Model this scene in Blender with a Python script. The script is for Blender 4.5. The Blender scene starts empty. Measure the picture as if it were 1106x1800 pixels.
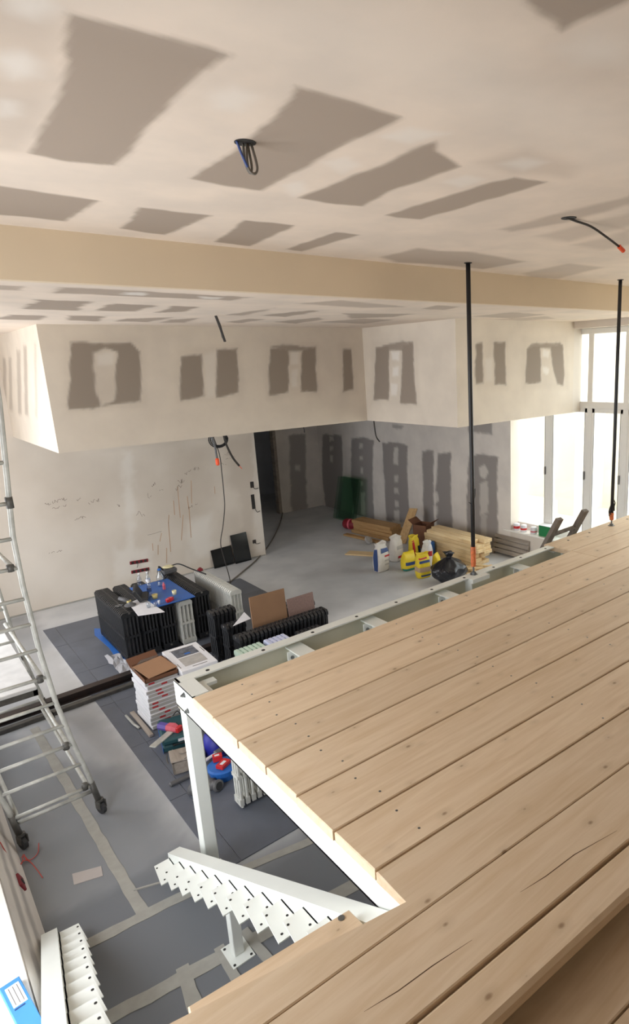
import bpy, bmesh, math, random
import numpy as np
from mathutils import Vector, Matrix, Euler

scene = bpy.context.scene
COL = scene.collection
random.seed(7)
RNG = np.random.default_rng(5)

# ------------------------------------------------------------------ camera
cam_data = bpy.data.cameras.new('camera')
cam_data.sensor_fit = 'VERTICAL'
cam_data.sensor_height = 36.0
cam_data.sensor_width = 36.0
cam_data.lens = 36.0 * 1094.8 / 1800.0
cam_data.shift_x = -211.0 / 1800.0
cam_data.shift_y = 3.9 / 1800.0
cam_data.clip_start = 0.05
cam_data.clip_end = 200
cam = bpy.data.objects.new('camera', cam_data)
COL.objects.link(cam)
cam.matrix_world = Matrix(((0.73967, 0.18362, -0.64743, 0.0),
                           (-0.67221, 0.15593, -0.72375, 0.0),
                           (-0.03194, 0.97055, 0.23877, 3.06),
                           (0, 0, 0, 1)))
scene.camera = cam

# ------------------------------------------------------------------ sky, sun, exposure
world = bpy.data.worlds.new('sky')
scene.world = world
world.use_nodes = True
wn = world.node_tree
wn.nodes.clear()
bg = wn.nodes.new('ShaderNodeBackground')
bg.inputs['Color'].default_value = (0.93, 0.96, 1.0, 1)
bg.inputs['Strength'].default_value = 7.0
wo = wn.nodes.new('ShaderNodeOutputWorld')
wn.links.new(bg.outputs[0], wo.inputs[0])

vs = scene.view_settings
vs.view_transform = 'Standard'
vs.look = 'None'
vs.gamma = 1.0
vs.use_curve_mapping = False
vs.exposure = 0.0
scene.cycles.max_bounces = 10
scene.cycles.diffuse_bounces = 6
scene.cycles.transparent_max_bounces = 12
scene.cycles.caustics_reflective = False
scene.cycles.caustics_refractive = False
scene.cycles.sample_clamp_indirect = 6.0


def portal(name, loc, rot, sx, sy):
    l = bpy.data.lights.new(name, 'AREA')
    l.shape = 'RECTANGLE'
    l.size = sx
    l.size_y = sy
    l.cycles.is_portal = True
    o = bpy.data.objects.new(name, l)
    COL.objects.link(o)
    o.location = loc
    o.rotation_euler = rot
    return o


# daylight portals in the window openings (guide the sky light, give none of their own)
portal('window_daylight', (7.60, 3.33, 1.95), (0, math.radians(90), 0), 3.1, 6.2)
portal('window_daylight', (-0.80, 2.5, 1.72), (0, math.radians(-90), 0), 2.75, 2.0)
portal('window_daylight', (-0.80, 6.75, 1.72), (0, math.radians(-90), 0), 2.75, 2.5)


# ------------------------------------------------------------------ materials
def srgb(r, g, b):
    def f(c):
        c /= 255.0
        return c / 12.92 if c <= 0.04045 else ((c + 0.055) / 1.055) ** 2.4
    return (f(r), f(g), f(b), 1.0)


MATS = {}


def mat(name, col, rough=0.6, metal=0.0, noise=0.0, scale=8.0, bump=0.0, bscale=60.0, spec=0.5, stretch=None, col2=None):
    """plain or softly mottled principled material"""
    if name in MATS:
        return MATS[name]
    m = bpy.data.materials.new(name)
    m.use_nodes = True
    nt = m.node_tree
    p = nt.nodes['Principled BSDF']
    p.inputs['Base Color'].default_value = col
    p.inputs['Roughness'].default_value = rough
    p.inputs['Metallic'].default_value = metal
    p.inputs['Specular IOR Level'].default_value = spec
    if noise or bump:
        tc = nt.nodes.new('ShaderNodeTexCoord')
        mp = nt.nodes.new('ShaderNodeMapping')
        nt.links.new(tc.outputs['Object'], mp.inputs['Vector'])
        if stretch:
            mp.inputs['Scale'].default_value = stretch
    if noise:
        n = nt.nodes.new('ShaderNodeTexNoise')
        n.inputs['Scale'].default_value = scale
        n.inputs['Detail'].default_value = 5
        nt.links.new(mp.outputs[0], n.inputs['Vector'])
        r = nt.nodes.new('ShaderNodeValToRGB')
        c2 = col2 or tuple(min(1, c * (1 - noise)) for c in col[:3]) + (1,)
        c3 = col if col2 else tuple(min(1, c * (1 + noise * 0.6)) for c in col[:3]) + (1,)
        r.color_ramp.elements[0].position = 0.3
        r.color_ramp.elements[0].color = c2
        r.color_ramp.elements[1].position = 0.7
        r.color_ramp.elements[1].color = c3
        nt.links.new(n.outputs['Fac'], r.inputs['Fac'])
        nt.links.new(r.outputs['Color'], p.inputs['Base Color'])
    if bump:
        n2 = nt.nodes.new('ShaderNodeTexNoise')
        n2.inputs['Scale'].default_value = bscale
        n2.inputs['Detail'].default_value = 3
        nt.links.new(mp.outputs[0], n2.inputs['Vector'])
        b = nt.nodes.new('ShaderNodeBump')
        b.inputs['Strength'].default_value = bump
        b.inputs['Distance'].default_value = 0.01
        nt.links.new(n2.outputs['Fac'], b.inputs['Height'])
        nt.links.new(b.outputs[0], p.inputs['Normal'])
    MATS[name] = m
    return m


def masked_mat(name, base, board, base2=None, rough=0.8, nscale=3.0):
    """skimmed plaster (base) over bare plasterboard (board); the 'board' attribute says where the board is bare"""
    m = bpy.data.materials.new(name)
    m.use_nodes = True
    nt = m.node_tree
    p = nt.nodes['Principled BSDF']
    p.inputs['Roughness'].default_value = rough
    p.inputs['Specular IOR Level'].default_value = 0.25
    tc = nt.nodes.new('ShaderNodeTexCoord')
    n = nt.nodes.new('ShaderNodeTexNoise')
    n.inputs['Scale'].default_value = nscale
    n.inputs['Detail'].default_value = 6
    nt.links.new(tc.outputs['Object'], n.inputs['Vector'])
    r = nt.nodes.new('ShaderNodeValToRGB')
    r.color_ramp.elements[0].position = 0.35
    r.color_ramp.elements[0].color = base2 or tuple(c * 0.93 for c in base[:3]) + (1,)
    r.color_ramp.elements[1].position = 0.65
    r.color_ramp.elements[1].color = base
    nt.links.new(n.outputs['Fac'], r.inputs['Fac'])
    at_ = nt.nodes.new('ShaderNodeAttribute')
    at_.attribute_name = 'board'
    mx = nt.nodes.new('ShaderNodeMixRGB')
    mx.inputs['Color2'].default_value = board
    nt.links.new(at_.outputs['Fac'], mx.inputs['Fac'])
    nt.links.new(r.outputs['Color'], mx.inputs['Color1'])
    # second attribute: fresh white filler blobs
    a2 = nt.nodes.new('ShaderNodeAttribute')
    a2.attribute_name = 'filler'
    mx2 = nt.nodes.new('ShaderNodeMixRGB')
    mx2.inputs['Color2'].default_value = srgb(226, 221, 214)
    nt.links.new(a2.outputs['Fac'], mx2.inputs['Fac'])
    nt.links.new(mx.outputs['Color'], mx2.inputs['Color1'])
    nt.links.new(mx2.outputs['Color'], p.inputs['Base Color'])
    return m


def wood_mat(name, c1, c2, knots=True, along='x', rough=0.55, knot_col=(0.16, 0.075, 0.03, 1)):
    m = bpy.data.materials.new(name)
    m.use_nodes = True
    nt = m.node_tree
    L = nt.links.new
    p = nt.nodes['Principled BSDF']
    p.inputs['Roughness'].default_value = rough
    p.inputs['Specular IOR Level'].default_value = 0.3
    tc = nt.nodes.new('ShaderNodeTexCoord')
    oi = nt.nodes.new('ShaderNodeObjectInfo')
    off = nt.nodes.new('ShaderNodeVectorMath')
    off.operation = 'SCALE'
    comb = nt.nodes.new('ShaderNodeCombineXYZ')
    L(oi.outputs['Random'], comb.inputs[0])
    L(oi.outputs['Random'], comb.inputs[1])
    L(oi.outputs['Random'], comb.inputs[2])
    L(comb.outputs[0], off.inputs[0])
    off.inputs['Scale'].default_value = 37.0
    add = nt.nodes.new('ShaderNodeVectorMath')
    L(tc.outputs['Object'], add.inputs[0])
    L(off.outputs[0], add.inputs[1])
    mp = nt.nodes.new('ShaderNodeMapping')
    L(add.outputs[0], mp.inputs['Vector'])
    st = {'x': (0.9, 11, 11), 'y': (11, 0.9, 11), 'z': (11, 11, 0.9)}[along]
    mp.inputs['Scale'].default_value = st
    n = nt.nodes.new('ShaderNodeTexNoise')
    n.inputs['Scale'].default_value = 2.2
    n.inputs['Detail'].default_value = 7
    n.inputs['Roughness'].default_value = 0.6
    n.inputs['Distortion'].default_value = 0.6
    L(mp.outputs[0], n.inputs['Vector'])
    r = nt.nodes.new('ShaderNodeValToRGB')
    r.color_ramp.elements[0].position = 0.30
    r.color_ramp.elements[0].color = c2
    r.color_ramp.elements[1].position = 0.62
    r.color_ramp.elements[1].color = c1
    L(n.outputs['Fac'], r.inputs['Fac'])
    # per-board tint
    hs = nt.nodes.new('ShaderNodeHueSaturation')
    mr = nt.nodes.new('ShaderNodeMapRange')
    mr.inputs['To Min'].default_value = 0.92
    mr.inputs['To Max'].default_value = 1.06
    L(oi.outputs['Random'], mr.inputs['Value'])
    L(mr.outputs[0], hs.inputs['Value'])
    L(r.outputs['Color'], hs.inputs['Color'])
    out = hs.outputs['Color']
    if knots:
        mk = nt.nodes.new('ShaderNodeMapping')
        L(add.outputs[0], mk.inputs['Vector'])
        mk.inputs['Scale'].default_value = {'x': (3.0, 5.0, 0.01), 'y': (5.0, 3.0, 0.01), 'z': (5.4, 0.01, 3.4)}[along]
        v = nt.nodes.new('ShaderNodeTexVoronoi')
        v.voronoi_dimensions = '2D' if along != 'z' else '3D'
        v.inputs['Scale'].default_value = 1.0
        L(mk.outputs[0], v.inputs['Vector'])
        # only some cells carry a knot and each has its own size
        sep = nt.nodes.new('ShaderNodeSeparateColor')
        L(v.outputs['Color'], sep.inputs[0])
        sz = nt.nodes.new('ShaderNodeMapRange')
        sz.inputs['From Min'].default_value = 0.28
        sz.inputs['To Min'].default_value = 0.0
        sz.inputs['To Max'].default_value = 0.044
        L(sep.outputs[0], sz.inputs['Value'])
        sub = nt.nodes.new('ShaderNodeMath')
        sub.operation = 'SUBTRACT'
        L(sz.outputs[0], sub.inputs[0])
        L(v.outputs['Distance'], sub.inputs[1])
        k = nt.nodes.new('ShaderNodeMapRange')
        k.inputs['From Min'].default_value = -0.012
        k.inputs['From Max'].default_value = 0.022
        L(sub.outputs[0], k.inputs['Value'])
        # halo of darker grain around the knot
        h = nt.nodes.new('ShaderNodeMapRange')
        h.inputs['From Min'].default_value = -0.12
        h.inputs['From Max'].default_value = 0.03
        h.inputs['To Max'].default_value = 0.35
        L(sub.outputs[0], h.inputs['Value'])
        m1 = nt.nodes.new('ShaderNodeMixRGB')
        m1.inputs['Color2'].default_value = tuple(c * 0.62 for c in c2[:3]) + (1,)
        L(h.outputs[0], m1.inputs['Fac'])
        L(out, m1.inputs['Color1'])
        m2 = nt.nodes.new('ShaderNodeMixRGB')
        m2.inputs['Color2'].default_value = knot_col
        kk = nt.nodes.new('ShaderNodeMath')
        kk.operation = 'MULTIPLY'
        kk.inputs[1].default_value = 0.6
        L(k.outputs[0], kk.inputs[0])
        L(kk.outputs[0], m2.inputs['Fac'])
        L(m1.outputs['Color'], m2.inputs['Color1'])
        out = m2.outputs['Color']
    L(out, p.inputs['Base Color'])
    b = nt.nodes.new('ShaderNodeBump')
    b.inputs['Strength'].default_value = 0.06
    b.inputs['Distance'].default_value = 0.004
    L(n.outputs['Fac'], b.inputs['Height'])
    L(b.outputs[0], p.inputs['Normal'])
    MATS[name] = m
    return m


def glass_mat(name, tint=(1, 1, 1, 1), gloss=0.08, rough=0.02):
    m = bpy.data.materials.new(name)
    m.use_nodes = True
    nt = m.node_tree
    nt.nodes.clear()
    t = nt.nodes.new('ShaderNodeBsdfTransparent')
    t.inputs[0].default_value = tint
    g = nt.nodes.new('ShaderNodeBsdfGlossy')
    g.inputs['Roughness'].default_value = rough
    mx = nt.nodes.new('ShaderNodeMixShader')
    mx.inputs[0].default_value = gloss + .02
    nt.links.new(t.outputs[0], mx.inputs[1])
    nt.links.new(g.outputs[0], mx.inputs[2])
    o = nt.nodes.new('ShaderNodeOutputMaterial')
    nt.links.new(mx.outputs[0], o.inputs[0])
    MATS[name] = m
    return m


PLASTER = srgb(212, 203, 192)
PLASTER2 = srgb(200, 192, 182)
BOARD = srgb(150, 139, 128)
M_CEIL = masked_mat('ceiling_plaster', srgb(222, 207, 192), srgb(160, 146, 133), srgb(210, 197, 184))
M_BULK = masked_mat('bulkhead_plaster', srgb(216, 205, 190), srgb(146, 134, 122), srgb(208, 197, 183))
M_WALL = masked_mat('right_wall_plaster', srgb(226, 219, 212), srgb(152, 146, 143), srgb(214, 207, 201))
M_BACK = masked_mat('back_wall_plaster', srgb(212, 202, 190), srgb(184, 171, 157), srgb(200, 189, 176), nscale=1.2)
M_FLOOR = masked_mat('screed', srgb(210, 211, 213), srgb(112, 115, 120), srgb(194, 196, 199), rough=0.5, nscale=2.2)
M_PLAIN = mat('painted_plaster', srgb(214, 205, 194), 0.85, noise=0.05, scale=2)
M_RISER = mat('cream_riser_plaster', srgb(212, 194, 167), 0.85, noise=0.04, scale=2)
M_DARKTILE = mat('dark_floor_covering', srgb(97, 102, 113), 0.45, noise=0.16, scale=3.5, bump=0.05, bscale=30)
M_JOINT = mat('joint_compound', srgb(158, 156, 149), 0.75, noise=0.1, scale=14)
M_STEEL = mat('white_primed_steel', srgb(226, 229, 224), 0.42, noise=0.03, scale=5)
M_STEELIN = mat('steel_warm_reflect', srgb(206, 204, 186), 0.5, noise=0.06, scale=5)  # white steel too; beige reflected light put into the inner web colour
M_BOLT = mat('zinc_bolt', srgb(120, 122, 122), 0.35, metal=0.8)
M_DARKHOLE = mat('dark_hole', srgb(40, 38, 36), 0.8)
M_PLANK = wood_mat('spruce_plank', srgb(222, 200, 172), srgb(208, 182, 150))
M_PLANKEND = wood_mat('spruce_plank_y', srgb(226, 200, 166), srgb(207, 176, 138), along='y')
M_PINEY = wood_mat('sunlit_pine_y', srgb(232, 208, 166), srgb(212, 180, 132), along='y')  # paler than the other pine: sun on the stack put into the colour
M_PINEX = wood_mat('pine_board_x', srgb(216, 188, 146), srgb(190, 156, 112), along='x')
M_PINEZ = wood_mat('pine_board_z', srgb(205, 172, 126), srgb(178, 142, 98), along='z', knots=False)
M_OAK = wood_mat('oak_pack', srgb(186, 150, 104), srgb(160, 122, 80), along='y', knots=False)
M_OLDWOOD = wood_mat('weathered_wood', srgb(120, 110, 100), srgb(92, 83, 75), along='z', knots=False, rough=0.8)
M_GREYWOOD = wood_mat('grey_pallet_wood', srgb(168, 158, 148), srgb(140, 130, 120), along='y', knots=False, rough=0.8)
M_BLACKROD = mat('black_sheath', srgb(32, 32, 34), 0.5)
M_ORANGE = mat('orange_plastic', srgb(232, 84, 40), 0.5)
M_ORANGETAPE = mat('orange_tape', srgb(205, 110, 60), 0.5, noise=0.3, scale=40)
M_BLACKIRON = mat('black_cast_iron', srgb(38, 39, 42), 0.42, noise=0.25, scale=12)
M_WHITEIRON = mat('white_cast_iron', srgb(206, 206, 200), 0.45, noise=0.12, scale=14)
M_GREENIRON = mat('pale_green_iron', srgb(196, 216, 200), 0.45, noise=0.1, scale=14)
M_LILACIRON = mat('pale_lilac_iron', srgb(204, 208, 232), 0.45, noise=0.1, scale=14)
M_GALV = mat('galvanised_tube', srgb(186, 186, 180), 0.5, metal=0.25, noise=0.22, scale=18)
M_GALVDARK = mat('dirty_coupler', srgb(92, 90, 86), 0.55, metal=0.4, noise=0.3, scale=20)
M_RUBBER = mat('black_rubber', srgb(48, 48, 50), 0.7)
M_PLATFORM = mat('spattered_ply', srgb(216, 216, 216), 0.6, noise=0.12, scale=10)
M_RUST = mat('dark_steel_section', srgb(46, 43, 43), 0.5, metal=0.3, noise=0.4, scale=8, col2=srgb(66, 52, 48))
M_CARD = mat('brown_cardboard', srgb(160, 122, 92), 0.8, noise=0.06, scale=5)
M_CARD2 = mat('dark_cardboard', srgb(112, 74, 52), 0.8, noise=0.1, scale=5)
M_HARD = mat('hardboard', srgb(140, 106, 78), 0.7, noise=0.08, scale=5)
M_HARD2 = mat('speckled_board', srgb(138, 112, 104), 0.6, noise=0.18, scale=60)
M_WHITECARD = mat('white_carton', srgb(226, 226, 230), 0.6, noise=0.04, scale=9)
M_GREYCARD = mat('grey_carton_edge', srgb(176, 172, 168), 0.7, noise=0.15, scale=14)
M_RED = mat('red_plastic', srgb(196, 40, 44), 0.45)
M_REDPRINT = mat('red_print', srgb(178, 44, 48), 0.6)
M_DARKRED = mat('dark_red_box', srgb(124, 24, 36), 0.5)
M_BLUE = mat('blue_plastic', srgb(42, 104, 186), 0.4, noise=0.08, scale=6)
M_BLUEBOARD = mat('blue_board', srgb(52, 100, 176), 0.45, noise=0.1, scale=8)
M_DEEPBLUE = mat('deep_blue_bag', srgb(34, 38, 150), 0.5, noise=0.15, scale=9)
M_TEAL = mat('teal_case', srgb(36, 78, 84), 0.5, noise=0.12, scale=9)
M_PURPLE = mat('violet_plastic', srgb(96, 82, 158), 0.45)
M_PINK = mat('pink_plastic', srgb(206, 96, 110), 0.45)
M_PAPER = mat('white_paper', srgb(222, 222, 226), 0.7, noise=0.04, scale=12)
M_YELLOW = mat('yellow_bag', srgb(222, 196, 44), 0.5, noise=0.1, scale=18)
M_BEIGEBAG = mat('beige_bag_band', srgb(176, 150, 122), 0.6)
M_GREENPRINT = mat('green_print', srgb(44, 118, 108), 0.5)
M_BLUEPRINT = mat('blue_print', srgb(42, 66, 118), 0.5)
M_BAGPAPER = mat('paper_sack', srgb(210, 204, 196), 0.7, noise=0.08, scale=18)
M_BIN = mat('black_bin_bag', srgb(30, 30, 34), 0.22, noise=0.1, scale=9, bump=0.5, bscale=22)
M_GREEN = mat('green_carton', srgb(14, 122, 66), 0.55)
M_FRAME = mat('white_window_frame', srgb(236, 234, 228), 0.4)
M_GASKET = mat('grey_gasket', srgb(120, 118, 116), 0.6)
M_GLASS = glass_mat('window_glass', (0.90, 0.92, 0.90, 1), 0.03)
M_GREENGLASS = glass_mat('green_glass', (0.76, 0.86, 0.80, 1), 0.03, 0.05)
M_CLEAR = glass_mat('clear_plastic', (0.88, 0.91, 0.94, 1), 0.12, 0.25)
M_BLACKTILE = mat('black_polished_tile', srgb(16, 18, 20), 0.12)
M_CREAM = mat('cream_plastic', srgb(226, 218, 176), 0.5)
M_YELLOWISH = mat('yellow_clay', srgb(198, 182, 120), 0.6)
M_GREYPL = mat('grey_plastic', srgb(92, 92, 94), 0.5, noise=0.15, scale=12)
M_BLACKPL = mat('black_plastic', srgb(30, 30, 32), 0.5)
M_CABLE = mat('dark_cable', srgb(44, 38, 34), 0.6)
M_GREYCABLE = mat('grey_cable', srgb(112, 106, 98), 0.6)
M_BLUECABLE = mat('blue_cable', srgb(64, 84, 140), 0.5)
M_REDCABLE = mat('red_cable', srgb(196, 74, 66), 0.5)
M_INK = mat('pencil_mark', srgb(128, 114, 104), 0.9)
M_RUSTMARK = mat('rust_drip', srgb(190, 158, 130), 0.9)
M_TERRACE = mat('terrace_stone', srgb(222, 214, 200), 0.8, noise=0.06, scale=4)
M_FACADE = mat('pale_facade', srgb(232, 226, 214), 0.85, noise=0.04, scale=3)
M_SKYBLUE = mat('light_blue_pack', srgb(70, 140, 205), 0.5)


# ------------------------------------------------------------------ geometry helpers
def new_bm():
    return bmesh.new()


def obj(name, bm, material, parent=None, smooth=False, loc=None, rot=None):
    me = bpy.data.meshes.new(name)
    bmesh.ops.recalc_face_normals(bm, faces=bm.faces)
    bm.to_mesh(me)
    bm.free()
    mats = material if isinstance(material, (list, tuple)) else [material]
    for m in mats:
        me.materials.append(m)
    if smooth:
        for p in me.polygons:
            p.use_smooth = True
    o = bpy.data.objects.new(name, me)
    COL.objects.link(o)
    if parent is not None:
        o.parent = parent
    if loc is not None:
        o.location = loc
    if rot is not None:
        o.rotation_euler = rot
    return o


def share(name, me, parent=None, loc=(0, 0, 0), rot=(0, 0, 0)):
    o = bpy.data.objects.new(name, me)
    COL.objects.link(o)
    o.parent = parent
    o.location = loc
    o.rotation_euler = rot
    return o


def tag(o, label, cat, group=None):
    o['label'] = label
    o['category'] = cat
    if group:
        o['group'] = group
    return o


def thing(name, label, cat, loc=(0, 0, 0), rz=0.0, group=None, rot=None):
    o = bpy.data.objects.new(name, None)
    o.empty_display_size = 0.05
    COL.objects.link(o)
    o.location = loc
    o.rotation_euler = rot if rot is not None else (0, 0, rz)
    return tag(o, label, cat, group)


def struct(o):
    o['kind'] = 'structure'
    return o


def box(bm, lo, hi, M=None, mi=0):
    (x0, y0, z0), (x1, y1, z1) = lo, hi
    vs_ = [bm.verts.new(v) for v in ((x0, y0, z0), (x1, y0, z0), (x1, y1, z0), (x0, y1, z0),
                                     (x0, y0, z1), (x1, y0, z1), (x1, y1, z1), (x0, y1, z1))]
    if M is not None:
        for v in vs_:
            v.co = M @ v.co
    for f in ((0, 3, 2, 1), (4, 5, 6, 7), (0, 1, 5, 4), (1, 2, 6, 5), (2, 3, 7, 6), (3, 0, 4, 7)):
        fc = bm.faces.new([vs_[i] for i in f])
        fc.material_index = mi
    return vs_


def cbox(bm, lo, hi, b=0.006, M=None):
    """box with chamfered edges"""
    t = bmesh.new()
    box(t, lo, hi)
    bmesh.ops.bevel(t, geom=list(t.edges), offset=b, segments=1, affect='EDGES', profile=0.5)
    if M is not None:
        bmesh.ops.transform(t, matrix=M, verts=t.verts)
    me = bpy.data.meshes.new('tmp')
    t.to_mesh(me)
    t.free()
    bm.from_mesh(me)
    bpy.data.meshes.remove(me)


def prism(bm, poly, z0, z1, M=None, mi=0):
    """vertical prism over a 2-D outline"""
    n = len(poly)
    a = [bm.verts.new((p[0], p[1], z0)) for p in poly]
    b = [bm.verts.new((p[0], p[1], z1)) for p in poly]
    if M is not None:
        for v in a + b:
            v.co = M @ v.co
    bm.faces.new(a[::-1]).material_index = mi
    bm.faces.new(b).material_index = mi
    for i in range(n):
        j = (i + 1) % n
        bm.faces.new((a[i], a[j], b[j], b[i])).material_index = mi


def ring(bm, c, u, v, r, n):
    return [bm.verts.new(c + u * (r * math.cos(2 * math.pi * i / n)) + v * (r * math.sin(2 * math.pi * i / n))) for i in range(n)]


def frame_of(d):
    d = d.normalized()
    a = Vector((0, 0, 1)) if abs(d.z) < 0.9 else Vector((1, 0, 0))
    u = d.cross(a).normalized()
    return u, d.cross(u).normalized()


def tube(bm, pts, r, n=8, cap=True, radii=None):
    pts = [Vector(p) for p in pts]
    rings = []
    for i, p in enumerate(pts):
        if i == 0:
            d = pts[1] - pts[0]
        elif i == len(pts) - 1:
            d = pts[-1] - pts[-2]
        else:
            d = (pts[i + 1] - p).normalized() + (p - pts[i - 1]).normalized()
            if d.length < 1e-6:
                d = pts[i + 1] - p
        if i == 0 or len(rings) == 0:
            u, v = frame_of(d)
        else:
            dn = d.normalized()
            u = (u - dn * u.dot(dn)).normalized()
            v = dn.cross(u).normalized()
        rr = radii[i] if radii else r
        rings.append(ring(bm, p, u, v, rr, n))
    for a, b in zip(rings[:-1], rings[1:]):
        for i in range(n):
            j = (i + 1) % n
            bm.faces.new((a[i], a[j], b[j], b[i]))
    if cap:
        bm.faces.new(rings[0][::-1])
        bm.faces.new(rings[-1])


def smooth_path(pts, k=6):
    """Catmull-Rom through the points"""
    P = [Vector(p) for p in pts]
    P = [P[0] * 2 - P[1]] + P + [P[-1] * 2 - P[-2]]
    out = []
    for i in range(1, len(P) - 2):
        for s in range(k):
            t = s / k
            out.append(0.5 * ((2 * P[i]) + (P[i + 1] - P[i - 1]) * t + (2 * P[i - 1] - 5 * P[i] + 4 * P[i + 1] - P[i + 2]) * t * t
                              + (3 * P[i] - P[i - 1] - 3 * P[i + 1] + P[i + 2]) * t ** 3))
    out.append(P[-2])
    return out


def lathe(bm, prof, n=16, M=None, cap=True):
    """prof: (radius, z) from bottom to top"""
    rings = []
    for r_, z_ in prof:
        rg = [bm.verts.new((r_ * math.cos(2 * math.pi * i / n), r_ * math.sin(2 * math.pi * i / n), z_)) for i in range(n)]
        rings.append(rg)
    for a, b in zip(rings[:-1], rings[1:]):
        for i in range(n):
            j = (i + 1) % n
            bm.faces.new((a[i], a[j], b[j], b[i]))
    if cap:
        bm.faces.new(rings[0][::-1])
        bm.faces.new(rings[-1])
    if M is not None:
        for rg in rings:
            for v in rg:
                v.co = M @ v.co


def loft(bm, sections, cap=True):
    """sections: lists of equal-length 3-D loops"""
    R = [[bm.verts.new(p) for p in s] for s in sections]
    n = len(R[0])
    for a, b in zip(R[:-1], R[1:]):
        for i in range(n):
            j = (i + 1) % n
            bm.faces.new((a[i], a[j], b[j], b[i]))
    if cap:
        bm.faces.new(R[0][::-1])
        bm.faces.new(R[-1])


def T(x, y, z, rz=0.0, rx=0.0, ry=0.0):
    return Matrix.Translation((x, y, z)) @ Euler((rx, ry, rz)).to_matrix().to_4x4()


# ---- skimmed surfaces: a fine grid whose 'board' / 'filler' attributes follow outlines on the surface
def lattice(U, V, cell, seed):
    rg = np.random.default_rng(seed)
    iu = np.floor(U / cell).astype(int)
    iv = np.floor(V / cell).astype(int)
    fu = U / cell - iu
    fv = V / cell - iv
    tab = rg.random((256, 256))
    fu = fu * fu * (3 - 2 * fu)
    fv = fv * fv * (3 - 2 * fv)
    g = lambda a, b: tab[a % 256, b % 256]
    return (g(iu, iv) * (1 - fu) + g(iu + 1, iv) * fu) * (1 - fv) + (g(iu, iv + 1) * (1 - fu) + g(iu + 1, iv + 1) * fu) * fv


def signed_dist(U, V, poly):
    """positive inside"""
    d = np.full(U.shape, 1e9)
    inside = np.zeros(U.shape, bool)
    n = len(poly)
    for i in range(n):
        x0, y0 = poly[i]
        x1, y1 = poly[(i + 1) % n]
        ex, ey = x1 - x0, y1 - y0
        L2 = ex * ex + ey * ey + 1e-12
        t = np.clip(((U - x0) * ex + (V - y0) * ey) / L2, 0, 1)
        d = np.minimum(d, np.hypot(U - x0 - t * ex, V - y0 - t * ey))
        c = (y0 > V) != (y1 > V)
        with np.errstate(all='ignore'):
            xi = x0 + (V - y0) * ex / (ey if ey != 0 else 1e-12)
        inside ^= c & (U < xi)
    return np.where(inside, d, -d)


def skim(name, origin, ud, vd, u0, u1, v0, v1, step, material, patches=(), fillers=(), soft=0.02, jit=0.03, parent=None, back=0.0):
    """patches: (outline, value[, soft]); outline in the surface's own (u, v) metres"""
    nu = max(2, int(round((u1 - u0) / step)) + 1)
    nv = max(2, int(round((v1 - v0) / step)) + 1)
    us = np.linspace(u0, u1, nu)
    vs_ = np.linspace(v0, v1, nv)
    U, V = np.meshgrid(us, vs_, indexing='ij')
    N = lattice(U + 40, V + 40, 0.11, 3) - 0.5
    N += 0.5 * (lattice(U + 40, V + 40, 0.04, 9) - 0.5)

    def field(items):
        f = np.zeros(U.shape)
        for it in items:
            poly, val = it[0], it[1]
            sf = it[2] if len(it) > 2 else soft
            xs = [p[0] for p in poly]
            ys = [p[1] for p in poly]
            m = (U > min(xs) - .2) & (U < max(xs) + .2) & (V > min(ys) - .2) & (V < max(ys) + .2)
            if not m.any():
                continue
            sd = signed_dist(U[m], V[m], poly) + N[m] * jit
            t = np.clip((sd + sf) / (2 * sf), 0, 1)
            t = t * t * (3 - 2 * t) * abs(val)
            if val >= 0:
                f[m] = np.maximum(f[m], t)
            else:
                f[m] = f[m] * (1 - t)
        return f
    F1 = field(patches)
    F2 = field(fillers)
    o, ud, vd = np.array(origin, float), np.array(ud, float), np.array(vd, float)
    P = o + U[..., None] * ud + V[..., None] * vd
    idx = np.arange(nu * nv).reshape(nu, nv)
    faces = np.stack([idx[:-1, :-1], idx[1:, :-1], idx[1:, 1:], idx[:-1, 1:]], -1).reshape(-1, 4)
    verts = P.reshape(-1, 3)
    me = bpy.data.meshes.new(name)
    me.from_pydata(verts.tolist(), [], faces.tolist())
    for nm, F in (('board', F1), ('filler', F2)):
        a = me.attributes.new(nm, 'FLOAT', 'POINT')
        a.data.foreach_set('value', F.reshape(-1).astype(np.float32))
    me.materials.append(material)
    ob = bpy.data.objects.new(name, me)
    COL.objects.link(ob)
    if parent:
        ob.parent = parent
    return ob


def ell(cu, cv, ru, rv, n=14):
    return [(cu + ru * math.cos(2 * math.pi * i / n), cv + rv * math.sin(2 * math.pi * i / n)) for i in range(n)]


# ------------------------------------------------------------------ the room
XL, XR = -0.62, 7.23        # inner faces of the left and right walls
YB, YF = 9.331, 11.83       # wall behind the radiators, far wall beside the dark doorway
YN = -2.6                   # wall behind the viewer
ZC, ZL = 3.755, 3.508       # upper and lower ceiling
YRISE = 3.738               # step between the two ceilings
X1, X2, Y1, Y2, ZB = 1.323, 5.016, 6.909, 5.158, 2.308   # boxed bulkhead


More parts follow.
